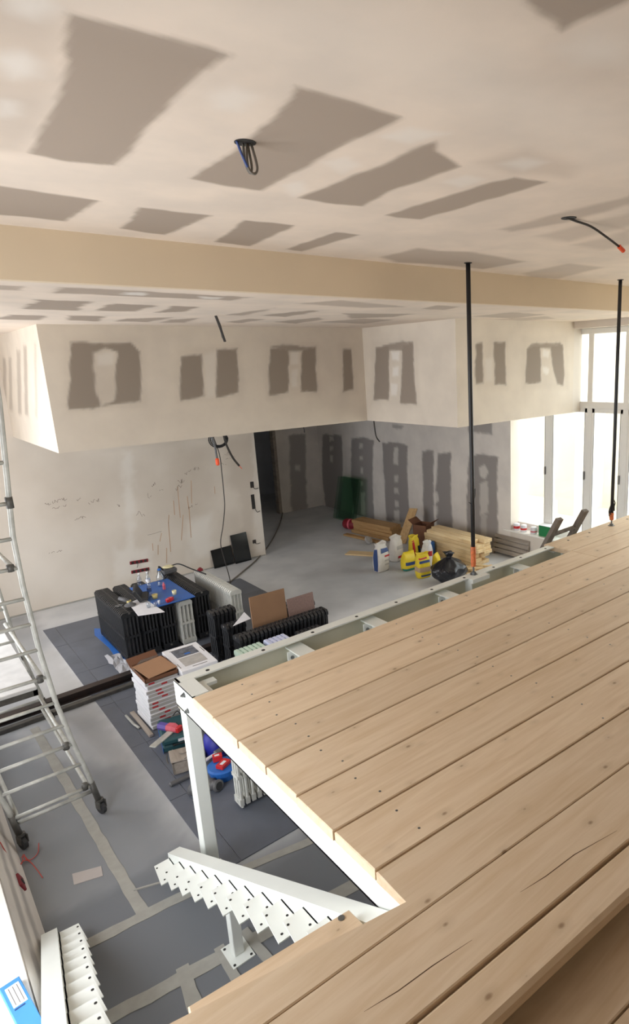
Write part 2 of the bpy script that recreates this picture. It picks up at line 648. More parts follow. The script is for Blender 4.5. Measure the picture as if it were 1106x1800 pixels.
# floor: pale screed, greyer boards in front, left side darkened against the daylight, with filled joints
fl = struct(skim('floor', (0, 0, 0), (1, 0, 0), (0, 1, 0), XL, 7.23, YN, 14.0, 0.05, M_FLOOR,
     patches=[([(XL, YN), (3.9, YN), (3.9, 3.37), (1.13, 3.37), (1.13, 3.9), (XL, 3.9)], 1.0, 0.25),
              ([(XL, 3.4), (1.13, 3.4), (1.13, 4.9), (0.7, 5.5), (0.5, 6.2), (XL, 6.2)], .85, .25),  # this and the next: left floor colour greyed to offset strong window light
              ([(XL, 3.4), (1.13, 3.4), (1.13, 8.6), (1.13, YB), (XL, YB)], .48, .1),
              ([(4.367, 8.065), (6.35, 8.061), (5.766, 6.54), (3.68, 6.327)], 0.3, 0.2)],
     fillers=[([(0.915, 7.86), (1.221, 7.962), (1.137, 6.406), (0.695, 6.63)], 0.25, 0.2)], jit=0.06))  # soft pale patch: window light on the floor put into the colour
bm = new_bm()
box(bm, (XL - .3, YN - .3, -0.25), (8.0, 14.3, -0.012))
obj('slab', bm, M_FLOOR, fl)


def strip(p, q, w, z=0.0, h=0.003, name='joint_strip', seed=0, material=None, parent=None):
    """wavy-edged band of joint compound lying on a floor"""
    rg = random.Random(seed)
    p, q = Vector(p), Vector(q)
    d = (q - p)
    L = d.length
    d.normalize()
    nrm = Vector((-d.y, d.x))
    n = max(4, int(L / 0.09))
    a, b = [], []
    for i in range(n + 1):
        t = i / n * L
        c = p + d * t
        a.append(c + nrm * (w / 2 + rg.uniform(-.07, .07) * w))
        b.append(c - nrm * (w / 2 + rg.uniform(-.07, .07) * w))
    bm_ = new_bm()
    prism(bm_, [tuple(v) for v in a] + [tuple(v) for v in reversed(b)], z - 0.002, z + h + .0007 * seed)
    return obj(name, bm_, material or M_JOINT, parent or fl)


for i, (p, q, w) in enumerate((
        ((0.603, 6.115), (0.666, 3.359), 0.065),
        ((0.215, 3.413), (0.975, 3.348), 0.075),
        ((0.975, 3.348), (2.041, 3.117), 0.06),
        ((0.239, 2.897), (1.931, 2.664), 0.085),
        ((0.703, 2.9), (0.662, 2.575), 0.07),
        ((0.894, 2.876), (0.88, 2.602), 0.05),
        ((1.037, 2.878), (1.057, 2.605), 0.05),
        ((0.676, 3.604), (0.87, 3.528), 0.012))):
    strip(p, q, w, seed=i)
# loose pale plaster patch on the boards
bm = new_bm()
prism(bm, [(0.434, 4.013), (0.587, 3.953), (0.572, 3.86), (0.421, 3.91)], 0, 0.004)
obj('plaster_patch', bm, mat('pale_patch', srgb(178, 170, 166), .8, noise=.05), fl)

# dark sheet covering in large tiles, with a separate border strip
xs = [1.128, 1.255, 2.15, 3.05, 3.7]
ys = [3.36, 4.26, 5.16, 6.06, 6.96, 7.86, 8.54]
for i in range(len(xs) - 1):
    for j in range(len(ys) - 1):
        bm = new_bm()
        g = 0.0022
        prism(bm, [(xs[i] + g, ys[j] + g), (xs[i + 1] - g, ys[j] + g), (xs[i + 1] - g, ys[j + 1] - g), (xs[i] + g, ys[j + 1] - g)], -0.003, 0.006 + 0.0008 * ((i + j) % 2))
        obj('tile', bm, M_DARKTILE, fl)

# upper ceiling
CE = [(0.445, 1.541), (0.637, 1.515), (0.778, 1.506), (0.757, 1.623), (0.76, 1.855), (0.784, 2.16), (0.804, 2.502), (0.668, 2.553), (0.55, 2.529), (0.54, 2.311), (0.519, 1.992), (0.479, 1.715)]
CEIL_P = [
    (CE, 1),
    ([(0.28, 1.545), (0.423, 1.527), (0.455, 1.64), (0.508, 1.915), (0.53, 2.26), (0.539, 2.523), (0.389, 2.591)], 0.35, 0.05),
    ([(0.972, 1.563), (1.142, 1.556), (1.317, 1.567), (1.325, 1.611), (1.324, 1.881), (1.342, 2.166), (1.357, 2.513), (1.222, 2.526), (1.063, 2.514), (1.067, 2.227), (1.056, 1.991), (1.023, 1.782), (0.995, 1.63)], 1),
    ([(1.542, 1.647), (1.617, 1.724), (1.804, 1.802), (1.791, 2.16), (1.855, 2.498), (1.732, 2.531), (1.544, 2.527), (1.542, 2.204), (1.545, 1.921), (1.53, 1.689)], 1),
    ([(2.07, 1.774), (2.237, 1.744), (2.249, 2.009), (2.249, 2.544), (2.129, 2.578), (2.052, 2.57), (2.052, 2.203), (2.051, 1.926)], 0.95),
    ([(1.128, 0.936), (1.143, 0.832), (1.272, 0.729), (1.294, 0.815), (1.291, 0.88), (1.287, 0.967), (1.196, 0.955)], 1),
    ([(0.467, 3.007), (0.536, 2.996), (0.649, 3.005), (0.881, 3.038), (0.867, 3.512), (0.717, 3.511), (0.527, 3.531)], 1),
    ([(1.065, 3.057), (1.374, 3.035), (1.354, 3.586), (1.117, 3.549), (1.097, 3.303)], 1),
    ([(1.542, 3.04), (1.805, 3.007), (1.875, 3.656), (1.647, 3.629)], 1),
    ([(2.069, 3.042), (2.223, 3.036), (2.219, 3.653), (2.099, 3.632)], 0.95),
    ([(2.786, 3.572), (2.775, 3.176), (2.956, 3.187), (3.185, 3.1), (3.843, 3.189), (3.842, 3.617), (3.414, 3.622), (3.028, 3.687)], 0.75, 0.04),
    ([(2.788, 2.492), (2.737, 1.999), (2.748, 1.677), (2.861, 1.674), (2.957, 2.159), (2.891, 2.499)], 0.6, 0.04),
    ([(3.126, 2.504), (3.072, 2.168), (3.054, 1.816), (3.307, 1.929), (3.447, 2.514)], 0.4, 0.06),
    ([(3.564, 2.555), (3.455, 2.1), (3.87, 2.251), (3.925, 2.579)], 0.35, 0.06),
    ([(4.323, 3.611), (4.216, 3.071), (4.66, 3.058), (4.921, 3.708), (4.608, 3.784)], 0.5, 0.05),
    ([(1.813, 1.729), (1.852, 1.523), (2.145, 1.532), (2.257, 1.652), (2.014, 1.74)], 0.3, 0.06),
    ([(1.364, 1.216), (1.312, 0.967), (1.467, 0.911), (1.694, 1.006), (1.571, 1.192)], 0.18, 0.1),
]
CEIL_F = [([(0.363, 1.839), (0.407, 1.771), (0.448, 1.807), (0.461, 1.89), (0.412, 1.947)], .6, .04), ([(0.351, 1.547), (0.4, 1.508), (0.425, 1.538), (0.399, 1.609), (0.359, 1.603)], .6, .04),
          ([(0.41, 2.097), (0.441, 2.096), (0.461, 2.179), (0.428, 2.228)], .5, .04), ([(0.821, 1.74), (0.845, 1.657), (0.924, 1.684), (0.928, 1.801), (0.871, 1.82)], .4, .04),
          ([(1.366, 2.051), (1.395, 1.952), (1.486, 2.005), (1.491, 2.129)], .4, .03), ([(1.395, 2.385), (1.421, 2.299), (1.511, 2.407), (1.509, 2.518)], .4, .03),
          ([(1.371, 1.727), (1.395, 1.616), (1.528, 1.579), (1.484, 1.722)], .5, .03), ([(1.888, 1.99), (1.896, 1.869), (1.991, 1.868), (2.004, 2.011)], .4, .03),
          ([(1.896, 1.693), (1.904, 1.591), (2.019, 1.58), (2.033, 1.699)], .5, .04), ([(1.35, 1.019), (1.357, 0.938), (1.455, 0.903), (1.527, 0.971), (1.453, 1.036)], .4, .08),
          ([(0.45, 1.432), (0.726, 1.427), (2.376, 1.454), (1.846, 1.137), (0.906, 1.068)], .22, .2)]
up_ceiling = struct(skim('ceiling', (0, 0, ZC), (1, 0, 0), (0, 1, 0), XL, XR, 0.2, YRISE, 0.015, M_CEIL, CEIL_P, CEIL_F, soft=0.014, jit=0.016))
bm = new_bm()
box(bm, (XL - .3, YN - .3, ZC + .012), (7.6, YRISE, ZC + .2))
box(bm, (XL, YN, ZC), (XR, 0.2, ZC + .012))
obj('slab', bm, M_PLAIN, up_ceiling)
# vertical step down to the lower ceiling
bm = new_bm()
box(bm, (XL, YRISE, ZL - .0005), (XR + .2, YRISE + 0.06, ZC + 0.012))
struct(obj('trim_1', bm, M_RISER))
# lower ceiling
LOW_P = [([(0.585, 3.979), (0.733, 3.985), (0.764, 4.2), (0.614, 4.211)], .8), ([(0.902, 3.959), (1.172, 3.947), (2.036, 4.039), (1.998, 4.259), (1.431, 4.265), (0.933, 4.246)], .9),
         ([(0.926, 4.669), (1.23, 4.66), (1.303, 5.371), (0.952, 5.344)], 1), ([(1.373, 4.728), (1.687, 4.784), (1.696, 5.289), (1.433, 5.379)], 1),
         ([(1.801, 4.788), (2.001, 4.786), (2.05, 5.224), (1.875, 5.376)], 1), ([(0.97, 5.864), (1.208, 5.89), (1.266, 6.414), (0.929, 6.367)], 1),
         ([(1.36, 5.844), (1.632, 5.824), (1.727, 6.444), (1.464, 6.363)], 1), ([(1.858, 6.045), (2.175, 5.817), (2.158, 6.418), (1.854, 6.413)], .9),
         ([(2.247, 6.085), (2.43, 5.814), (2.505, 6.418), (2.297, 6.466)], .9), ([(2.482, 5.435), (2.552, 4.685), (2.622, 4.912), (2.648, 5.45)], .8),
         ([(2.796, 5.405), (2.94, 4.714), (3.062, 4.82), (3.094, 5.478)], .9), ([(2.848, 6.252), (2.883, 5.762), (3.074, 5.787), (3.058, 6.377)], .8),
         ([(3.323, 6.138), (3.445, 5.451), (3.628, 5.637), (3.7, 6.326)], .8),
         ([(2.534, 4.31), (2.707, 3.963), (3.573, 4.225), (3.232, 4.407)], .6, .03), ([(3.415, 4.959), (4.122, 4.801), (4.142, 5.171), (3.856, 5.493)], .8),
         ([(3.802, 6.023), (3.993, 5.455), (4.412, 5.511), (4.498, 6.15)], .7), ([(3.785, 4.322), (3.701, 4.009), (3.98, 4.015), (4.078, 4.342)], .7),
         ([(4.964, 4.848), (4.979, 4.305), (5.643, 4.396), (5.747, 4.97)], .6), ([(5.608, 5.29), (5.874, 4.576), (6.335, 4.807), (6.108, 5.469)], .5)]
LOW_F = [([(1.233, 4.043), (1.367, 4.047), (1.391, 4.174), (1.272, 4.158)], .7), ([(1.732, 4.095), (1.871, 4.111), (1.899, 4.218), (1.785, 4.226)], .7)]
low_ceiling = struct(skim('ceiling', (0, 0, ZL), (1, 0, 0), (0, 1, 0), XL, XR + .25, YRISE, YB, 0.03, M_CEIL, LOW_P, LOW_F, soft=0.02, jit=0.04))
bm = new_bm()
box(bm, (XL - .3, YRISE + .06, ZL + .012), (7.6, 14.2, ZL + .3))
obj('slab', bm, M_PLAIN, low_ceiling)


# boxed bulkhead hanging under the lower ceiling (upper-storey volume)
bk = struct(skim('wall_bulkhead', (0, Y1, 0), (1, 0, 0), (0, 0, 1), X1, X2, ZB, ZL, 0.02, M_BULK, patches=[
    ([(1.575, 3.359), (1.76, 3.337), (2.13, 3.346), (2.21, 3.25), (2.146, 2.748), (1.88, 2.731), (1.751, 2.718), (1.466, 2.711), (1.531, 3.037)], 1),
    ([(1.533, 3.396), (2.275, 3.396), (2.198, 2.709), (1.436, 2.675)], .12, .05),
    ([(1.762, 3.246), (1.881, 3.287), (1.985, 3.242), (1.938, 3.021), (1.891, 2.77), (1.757, 2.723), (1.741, 2.864)], -.8),
    ([(2.61, 3.197), (2.841, 3.211), (2.829, 2.753), (2.557, 2.739)], 1), ([(3.021, 3.263), (3.269, 3.273), (3.227, 2.78), (2.944, 2.733)], 1),
    ([(2.578, 3.28), (3.323, 3.322), (3.275, 2.713), (2.517, 2.711)], .12, .05),
    ([(3.666, 3.275), (3.92, 3.266), (3.869, 2.744), (3.6, 2.719)], 1), ([(4.091, 3.264), (4.293, 3.275), (4.262, 2.736), (4.025, 2.735)], 1),
    ([(3.667, 3.288), (3.863, 3.306), (4.094, 3.291), (4.302, 3.282), (4.167, 3.223), (3.855, 3.227)], .9), ([(3.614, 3.333), (4.339, 3.33), (4.298, 2.678), (3.559, 2.682)], .12, .05),
    ([(4.698, 3.257), (4.83, 3.249), (4.834, 2.719), (4.654, 2.707)], 1), ([(4.642, 3.314), (4.898, 3.313), (4.895, 2.672), (4.597, 2.66)], .12, .05)],
    fillers=[([(1.786, 3.234), (1.954, 3.243), (1.927, 3.133), (1.792, 3.136)], .4, .03), ([(3.947, 3.226), (4.056, 3.224), (4.026, 3.077), (3.933, 3.079)], .4, .02),
             ([(3.926, 3.012), (4.021, 3.023), (4, 2.805), (3.913, 2.796)], .4, .02), ([(2.865, 3.199), (3.011, 3.239), (2.938, 2.734), (2.834, 2.74)], .3, .03)], soft=0.016, jit=0.022))
skim('bulkhead_return', (X2, 0, 0), (0, 1, 0), (0, 0, 1), Y2, Y1, ZB, ZL, 0.02, M_BULK, patches=[
    ([(6.629, 3.258), (6.358, 3.262), (6.412, 2.586), (6.74, 2.586)], 1), ([(6.089, 3.252), (5.893, 3.297), (5.875, 2.558), (6.194, 2.556)], 1),
    ([(6.631, 3.244), (6.356, 3.289), (6.086, 3.305), (5.893, 3.297), (5.919, 3.219), (6.181, 3.201), (6.362, 3.207)], .9), ([(6.696, 3.332), (5.797, 3.332), (5.813, 2.518), (6.808, 2.532)], .12, .05)],
    fillers=[([(6.317, 3.192), (6.16, 3.187), (6.168, 3.071), (6.302, 3.095)], .7, .02), ([(6.309, 3.004), (6.172, 3.016), (6.203, 2.899), (6.318, 2.886)], .7, .02),
             ([(6.348, 2.794), (6.211, 2.795), (6.244, 2.654), (6.36, 2.652)], .6, .02)], soft=0.016, jit=0.022, parent=bk)
skim('bulkhead_face', (0, Y2, 0), (1, 0, 0), (0, 0, 1), X2, XR, ZB, ZL, 0.02, M_BULK, patches=[
    ([(5.33, 3.238), (5.444, 3.251), (5.464, 2.778), (5.32, 2.779)], 1), ([(5.638, 3.256), (5.839, 3.255), (5.867, 2.739), (5.652, 2.763)], 1),
    ([(6.242, 3.178), (6.512, 3.217), (6.541, 2.749), (6.211, 2.743)], 1), ([(6.722, 3.216), (6.988, 3.228), (7.038, 2.816), (7.004, 2.691), (6.878, 2.711), (6.776, 2.899)], 1),
    ([(6.242, 3.171), (6.342, 3.232), (6.926, 3.25), (6.989, 3.199), (6.723, 3.173), (6.489, 3.162)], .9), ([(5.276, 3.301), (5.891, 3.301), (5.919, 2.695), (5.262, 2.743)], .1, .05),
    ([(6.155, 3.315), (7.085, 3.315), (7.133, 2.631), (6.156, 2.683)], .12, .05)],
    fillers=[([(6.558, 3.175), (6.7, 3.131), (6.677, 3.06), (6.56, 3.076)], .7, .02), ([(6.562, 2.941), (6.704, 2.916), (6.681, 2.844), (6.563, 2.87)], .7, .02),
             ([(5.479, 3.071), (5.616, 3.068), (5.612, 2.805), (5.494, 2.81)], .3, .03)], soft=0.016, jit=0.022, parent=bk)
skim('bulkhead_side', (X1, 0, 0), (0, 1, 0), (0, 0, 1), Y1, YB, ZB, ZL, 0.03, M_BULK, patches=[
    ([(9.003, 3.252), (8.815, 3.247), (9.385, 2.671), (9.626, 2.678)], .5), ([(8.621, 3.255), (8.448, 3.251), (9.028, 2.642), (9.211, 2.649)], .5),
    ([(8.073, 3.317), (7.858, 3.31), (8.484, 2.616), (8.685, 2.621)], .55), ([(7.668, 3.349), (7.499, 3.342), (8.092, 2.619), (8.277, 2.624)], .6),
    ([(7.132, 3.354), (7.032, 3.35), (7.623, 2.615), (7.73, 2.622)], .4)], soft=0.03, jit=0.02, parent=bk)
bm = new_bm()
e = 0.008
prism(bm, [(X1 + e, Y1 + e), (X2 + e, Y1 + e), (X2 + e, Y2 + e), (XR + .2, Y2 + e), (XR + .2, 14.0), (4.55, 14.0), (4.55, YB + .15), (X1 + e, YB + .15)], ZB + .001, ZL + .05)
obj('bulkhead_core', bm, M_PLAIN, bk)

# back wall with handwriting and stains
BACK_P = [([(4.043, 1.964), (4.592, 2.024), (4.535, 1.122), (4.272, 1.071), (4.012, 1.298)], .5, .12), ([(3.204, 1.846), (3.717, 1.87), (3.809, 1.149), (3.309, 0.702), (3.116, 1.179)], .35, .15),
          ([(4.199, 1.452), (4.409, 1.422), (4.334, 0.2), (4.131, 0.246)], .45, .05), ([(3.822, 0.873), (4.146, 0.813), (4.157, 0.48), (3.825, 0.503)], .3, .1),
          ([(1.598, 1.821), (2.358, 1.871), (2.327, 1.153), (1.556, 1.142)], .12, .2)]
BACK_F = [([(2.563, 1.965), (2.683, 1.967), (2.516, 0.44), (2.39, 0.427)], .45, .06), ([(3.32, 0.79), (3.683, 0.854), (3.651, 0.215), (3.29, 0.208)], .5, .1),
          ([(2.252, 0.629), (2.723, 0.565), (2.722, 0.081), (2.223, 0.17)], .55, .1), ([(4.502, 2.006), (4.668, 1.989), (4.503, 0.063), (4.361, 0.076)], .3, .04),
          ([(1.113, 1.155), (2.293, 0.912), (2.079, -0.048), (0.943, 0.122)], .25, .3)]
wb = struct(skim('wall_back', (0, YB, 0), (1, 0, 0), (0, 0, 1), XL, 4.535, 0.0, ZL, 0.03, M_BACK, BACK_P, BACK_F, soft=0.05, jit=0.08))
bm = new_bm()
box(bm, (XL - .3, YB + .006, 0), (4.535, YB + .18, ZL))
obj('wall_core', bm, M_PLAIN, wb)
# ragged mortar line at its foot
bm = new_bm()
box(bm, (XL, YB - .012, 0), (4.52, YB + .006, 0.018))
obj('wall_foot', bm, M_JOINT, wb)

# right wall beyond the window
D = 0.7
RIGHT_P = [([(11.622, 1.607), (10.88, 1.63), (10.938, 0.787), (11.165, -0.205), (11.697, -0.293), (11.766, 0.732)], 1), ([(10.536, 1.594), (10.1, 1.646), (9.787, 1.589), (9.893, 0.847), (9.917, -0.033), (10.619, -0.089), (10.649, 0.759)], 1),
           ([(9.518, 1.565), (9.029, 1.622), (8.753, 1.569), (8.808, 0.972), (8.765, 0.106), (9.501, 0.037), (9.512, 0.778)], 1),
           ([(8.361, 1.508), (8.042, 1.554), (8.086, 0.953), (8.095, 0.115), (8.393, 0.084), (8.369, 0.813)], 1), ([(7.942, 1.503), (7.612, 1.541), (7.65, 0.906), (7.608, 0.1), (8.037, 0.073), (8.03, 0.857)], 1),
           ([(7.193, 1.52), (6.857, 1.587), (6.54, 1.56), (6.569, 1.046), (6.555, 0.056), (7.26, 0.013), (7.25, 0.861)], 1), ([(7.192, 2.033), (6.653, 2.105), (6.668, 1.909), (7.169, 1.914)], .9),
           ([(9.173, 1.951), (8.809, 1.938), (8.912, 1.86), (9.179, 1.877)], .7)]
RIGHT_F = []
for (px, rows) in ((11.275, 1.544), (0,)), :
    pass
RIGHT_F += [([(11.357, 1.587), (11.203, 1.597), (11.195, 1.49), (11.349, 1.479)], .6), ([(11.384, 1.379), (11.231, 1.378), (11.243, 1.28), (11.377, 1.269)], .5), ([(11.39, 1.17), (11.256, 1.182), (11.299, 1.019), (11.411, 1.008)], .6),
            ([(10.269, 1.498), (10.152, 1.507), (10.162, 1.415), (10.279, 1.406)], .6), ([(10.295, 1.255), (10.177, 1.265), (10.185, 1.184), (10.303, 1.173)], .6), ([(10.28, 1.012), (10.201, 1.021), (10.213, 0.903), (10.293, 0.894)], .6),
            ([(10.329, 0.737), (10.209, 0.752), (10.22, 0.644), (10.34, 0.629)], .6), ([(10.334, 0.487), (10.194, 0.506), (10.221, 0.037), (10.383, 0.011)], .6),
            ([(9.172, 1.515), (9.036, 1.526), (9.06, 1.192), (9.197, 1.2)], .7), ([(9.179, 0.973), (9.076, 0.985), (9.102, 0.861), (9.188, 0.851)], .6), ([(9.215, 0.726), (9.076, 0.744), (9.084, 0.633), (9.224, 0.614)], .6),
            ([(9.216, 0.481), (9.094, 0.498), (9.102, 0.386), (9.225, 0.367)], .6), ([(9.249, 0.284), (9.09, 0.309), (9.092, 0.05), (9.251, 0.022)], .6),
            ([(8.029, 1.515), (7.955, 1.521), (7.996, 0.964), (8.056, 0.957)], .4), ([(8.095, 0.766), (7.987, 0.822), (7.965, 0.66), (8.073, 0.593)], .7), ([(8.106, 0.536), (8, 0.552), (7.992, 0.397), (8.098, 0.379)], .5),
            ([(6.95, 1.355), (6.836, 1.404), (6.738, 1.304), (6.814, 1.183), (6.928, 1.208)], .6), ([(6.956, 1.091), (6.765, 1.161), (6.773, 0.641), (6.953, 0.564)], .5), ([(6.94, 0.566), (6.799, 0.589), (6.806, 0.152), (6.936, 0.126)], .3)]
wr = struct(skim('wall_right', (XR, 0, 0), (0, 1, 0), (0, 0, 1), 6.29, 14.0, 0.0, ZL, 0.03, M_WALL, RIGHT_P, RIGHT_F, soft=0.02, jit=0.03))
bm = new_bm()
box(bm, (XR + .006, 6.29, 0), (XR + .35, 14.2, ZL))
box(bm, (XR, YN, 0), (XR + .35, 6.29, 0.41))             # parapet under the glazing
box(bm, (XR, YN, 3.42), (XR + .35, 6.29, ZC))            # lintel above the glazing
box(bm, (XR, YN, .41), (XR + .35, .22, 3.42))
obj('wall_core', bm, M_PLAIN, wr)

# far wall by the dark doorway
FAR_P = [([(6.537, 1.627), (6.73, 1.656), (6.934, 1.624), (6.872, 0.802), (6.835, -0.058), (6.444, -0.01), (6.476, 0.735)], .9)]
FAR_F = [([(6.624, 0.985), (6.733, 0.97), (6.724, 0.872), (6.614, 0.888)], .6)]
wf = struct(skim('wall_far', (0, YF, 0), (1, 0, 0), (0, 0, 1), 6.22, XR, 0.0, ZB + .3, 0.03, M_WALL, FAR_P, FAR_F, soft=0.03, jit=0.04))
bm = new_bm()
box(bm, (6.22, YF + .006, 0), (XR + .3, YF + .12, ZB + .3))
obj('wall_core', bm, M_PLAIN, wf)
bm = new_bm()
box(bm, (6.16, YF - .004, 0), (6.225, YF + .13, ZB + .2))
obj('door_jamb', bm, M_GREYWOOD, wf)
# walls of the unlit room behind the doorway
bm = new_bm()
box(bm, (4.0, 14.0, 0), (7.6, 14.2, ZL))
struct(obj('wall_corridor_end', bm, mat('corridor_plaster', srgb(226, 230, 238), .8)))
bm = new_bm()
box(bm, (4.35, YB + .18, 0), (4.535, 14.0, ZB + .4))
struct(obj('wall_corridor_side', bm, mat('corridor_plaster', srgb(226, 230, 238), .8)))

LWA = 1.5
# left wall: tall openings, low sill wall whose foot steps into the room
bm = new_bm()
xl, xo = XL, XL - .3
box(bm, (xo, YN, 0), (xl, 8.4, .35))
box(bm, (xo, YN, 3.1), (xl, YB, ZC))
for a, b in ((YN, LWA), (3.5, 5.5), (8.0, YB)):
    box(bm, (xo, a, .35), (xl, b, 3.1))
wl = struct(obj('wall_left', bm, M_PLAIN))
# low sill block in front of it: sloping face with two bands of filler, white top
bm = new_bm()
prism(bm, [(xl, 0), (0.205, 0), (0.078, 0.345), (xl, 0.345)], -9.3, -2.2, M=Matrix.Rotation(math.radians(90), 4, 'X'))
sb = struct(obj('trim_2', bm, M_FRAME))
skim('sill_face', (0.215, 0, 0), (0, 1, 0), (-0.13 / .35, 0, 1), 2.2, 9.3, 0.0, 0.35, 0.02, M_WALL,
     patches=[([(2.2, .10), (9.3, .10), (9.3, .15), (2.2, .15)], .7), ([(2.2, .21), (9.3, .21), (9.3, .26), (2.2, .26)], .7)], soft=.012, jit=.015, parent=sb)

# wall behind the viewer
bm = new_bm()
box(bm, (XL - .3, YN - .25, 0), (7.6, YN, ZC))
struct(obj('wall_near', bm, M_PLAIN))

# ------------------------------------------------------------------ right-hand glazing
XW = 7.45
w1 = thing('window_1', 'tall white-framed glazing with transom along the right side', 'window', (XW, 0, 0.41))
del w1['category']
del w1['label']
struct(w1)


def fr(name, y0, y1, z0, z1, d=0.035, m=M_FRAME):
    bm_ = new_bm()
    cbox(bm_, (-d, min(y0, y1), z0 - .41), (d, max(y0, y1), z1 - .41), 0.006)
    return obj(name, bm_, m, w1)


posts = [6.42, 5.70, 5.01, 4.45, 3.75, 3.05, 2.35, 1.65, .95, .25]
for k, y in enumerate(posts):
    fr('mullion', y - .042, y + .042, 0.41, 3.42)
fr('transom', .25, 6.42, 2.355, 2.45, 0.04)
fr('head_rail', .25, 6.42, 3.345, 3.42, 0.04)
fr('sill_rail', .25, 6.42, 0.41, 0.47, 0.04)
for k in range(len(posts) - 1):
    ya, yb = posts[k] - .042, posts[k + 1] + .042
    # opening sashes: stile pairs and rails below, a fixed light above
    sash = thing('sash', '', '')
    for kk in ('label', 'category'):
        del sash[kk]
    sash.parent = w1
    bm = new_bm()
    s = 0.035
    for (a, b, z0, z1) in ((ya - s, ya, .47, 2.355), (yb, yb + s, .47, 2.355), (yb, ya, .47, .53), (yb, ya, 2.30, 2.355)):
        box(bm, (-.028, a, z0 - .41), (.02, b, z1 - .41))
    obj('sash_frame', bm, M_FRAME, sash)
    bm = new_bm()
    box(bm, (-.003, yb + s, .53 - .41), (.003, ya - s, 2.30 - .41))
    obj('pane', bm, M_GLASS, sash)
    bm = new_bm()
    box(bm, (-.003, yb, 2.45 - .41), (.003, ya, 3.345 - .41))
    obj('pane', bm, M_GLASS, w1)
    bm = new_bm()
    for yy in (ya - s, yb + s):
        box(bm, (-.031, yy - .003, .53 - .41), (-.028, yy + .003, 2.30 - .41))
    obj('gasket', bm, M_GASKET, sash)
    if k < 3:
        bm = new_bm()
        cbox(bm, (-.055, yb + .008, 1.35 - .41), (-.028, yb + .03, 1.47 - .41), .004)
        obj('handle', bm, M_GASKET, sash)
# window sill board and reveal
bm = new_bm()
box(bm, (XR - .02, YN, .405), (XW + .1, 6.42, .425))
obj('sill_board', bm, M_FRAME, w1, loc=(-XW, 0, -.41))
# terrace and facing house wall outside
bm = new_bm()
box(bm, (7.62, -12, -.2), (16, 16, .30))
struct(obj('floor_terrace', bm, M_TERRACE))
bm = new_bm()
box(bm, (9.9, 5.2, .3), (10.2, 15.5, 4.6))
box(bm, (9.0, 6.35, .3), (9.9, 6.7, 4.6))
struct(obj('wall_outside', bm, M_FACADE))


# ------------------------------------------------------------------ mezzanine deck
ZD = 1.332
TH = 0.045
yL = [3.172, 2.895, 2.612, 2.335, 2.066, 1.788, 1.524, 1.255, 0.990, 0.858]
sl = [0.019, 0.0107, 0.001, -0.0098, -0.031, -0.049, -0.070, -0.078, -0.088, -0.080]


def ye(k, x):
    return yL[k] + sl[k] * (min(x, 4.6) - 1.04)


deck = thing('mezzanine_deck', 'raised platform of wide pale spruce planks on a white steel frame', 'platform', (0, 0, ZD))


def plank(outline, parent=deck, z0=-TH, z1=0.0, m=M_PLANK, ch=0.004, name='plank'):
    """board with a small chamfer round its top face"""
    bm_ = new_bm()
    n = len(outline)
    prism(bm_, outline, z0, z1)
    bm_.faces.ensure_lookup_table()
    top = [f for f in bm_.faces if all(abs(v.co.z - z1) < 1e-6 for v in f.verts)]
    if ch:
        bmesh.ops.bevel(bm_, geom=list(top[0].edges), offset=ch, segments=1, affect='EDGES', profile=0.5)
    return obj(name, bm_, m, parent)


G = 0.0048
XE = 7.18
left_jog = [0.0, -.004, .002, .004, -.003, .003, .0]
for k in range(6):
    x0 = 1.030 + left_jog[k] * .6
    if k == 0:
        plank([(x0, ye(0, x0) - G), (4.56, ye(0, 4.56) - G), (4.56, ye(1, 4.56) + G), (x0, ye(1, x0) + G)])
        plank([(4.563, ye(0, 4.56) - G), (XE, ye(0, XE) - G), (XE, ye(1, XE) + G), (4.563, ye(1, 4.56) + G)])
    elif k == 1:
        plank([(x0, ye(1, x0) - G), (5.3, ye(1, 5.3) - G), (5.3, ye(2, 5.3) + G), (x0, ye(2, x0) + G)])
        plank([(5.303, ye(1, 5.3) - G), (XE, ye(1, XE) - G), (XE, ye(2, XE) + G), (5.303, ye(2, 5.3) + G)])
    else:
        plank([(x0, ye(k, x0) - G), (XE, ye(k, XE) - G), (XE, ye(k + 1, XE) + G), (x0, ye(k + 1, x0) + G)])
# extra board beyond the open joists
plank([(4.556, 3.545), (XE, 3.565), (XE, ye(0, XE) + G), (4.562, ye(0, 4.56) + G)])
# landing plank: full length, with a tongue reaching left over the stair head
plank([(1.030, ye(6, 1.03) - G), (XE, ye(6, XE) - G), (XE, ye(7, XE) + G), (0.05, ye(7, 0.05) + G), (0.05, 1.553), (1.030, 1.345)])
plank([(-0.2, ye(7, -.2) - G), (XE, ye(7, XE) - G), (XE, ye(8, XE) + G), (-0.2, ye(8, -.2) + G)])
plank([(-0.2, ye(8, -.2) - G), (XE, ye(8, XE) - G), (XE, ye(9, XE)), (-0.2, ye(9, -.2))], ch=0.012)
# lower boards under the near edge (next level down)
bmx = thing('lower_landing', 'shaded planks one step below the near edge of the platform', 'landing', (0, 0, 1.19))
for k in range(4):
    plank([(-.2, 1.06 - k * .26 + .02), (XE, .60 - k * .26), (XE, .347 - k * .26), (-.2, .807 - k * .26 + .02)], parent=bmx)
for xx in (0.3, 1.7, 3.2, 4.7, 6.2):
    bm = new_bm()
    box(bm, (xx, .20, -1.19), (xx + .08, .28, -TH - .08))
    box(bm, (xx, -.2, -TH - .08), (xx + .08, .80 - xx * .066, -TH))
    obj('trestle', bm, M_PINEZ, bmx)

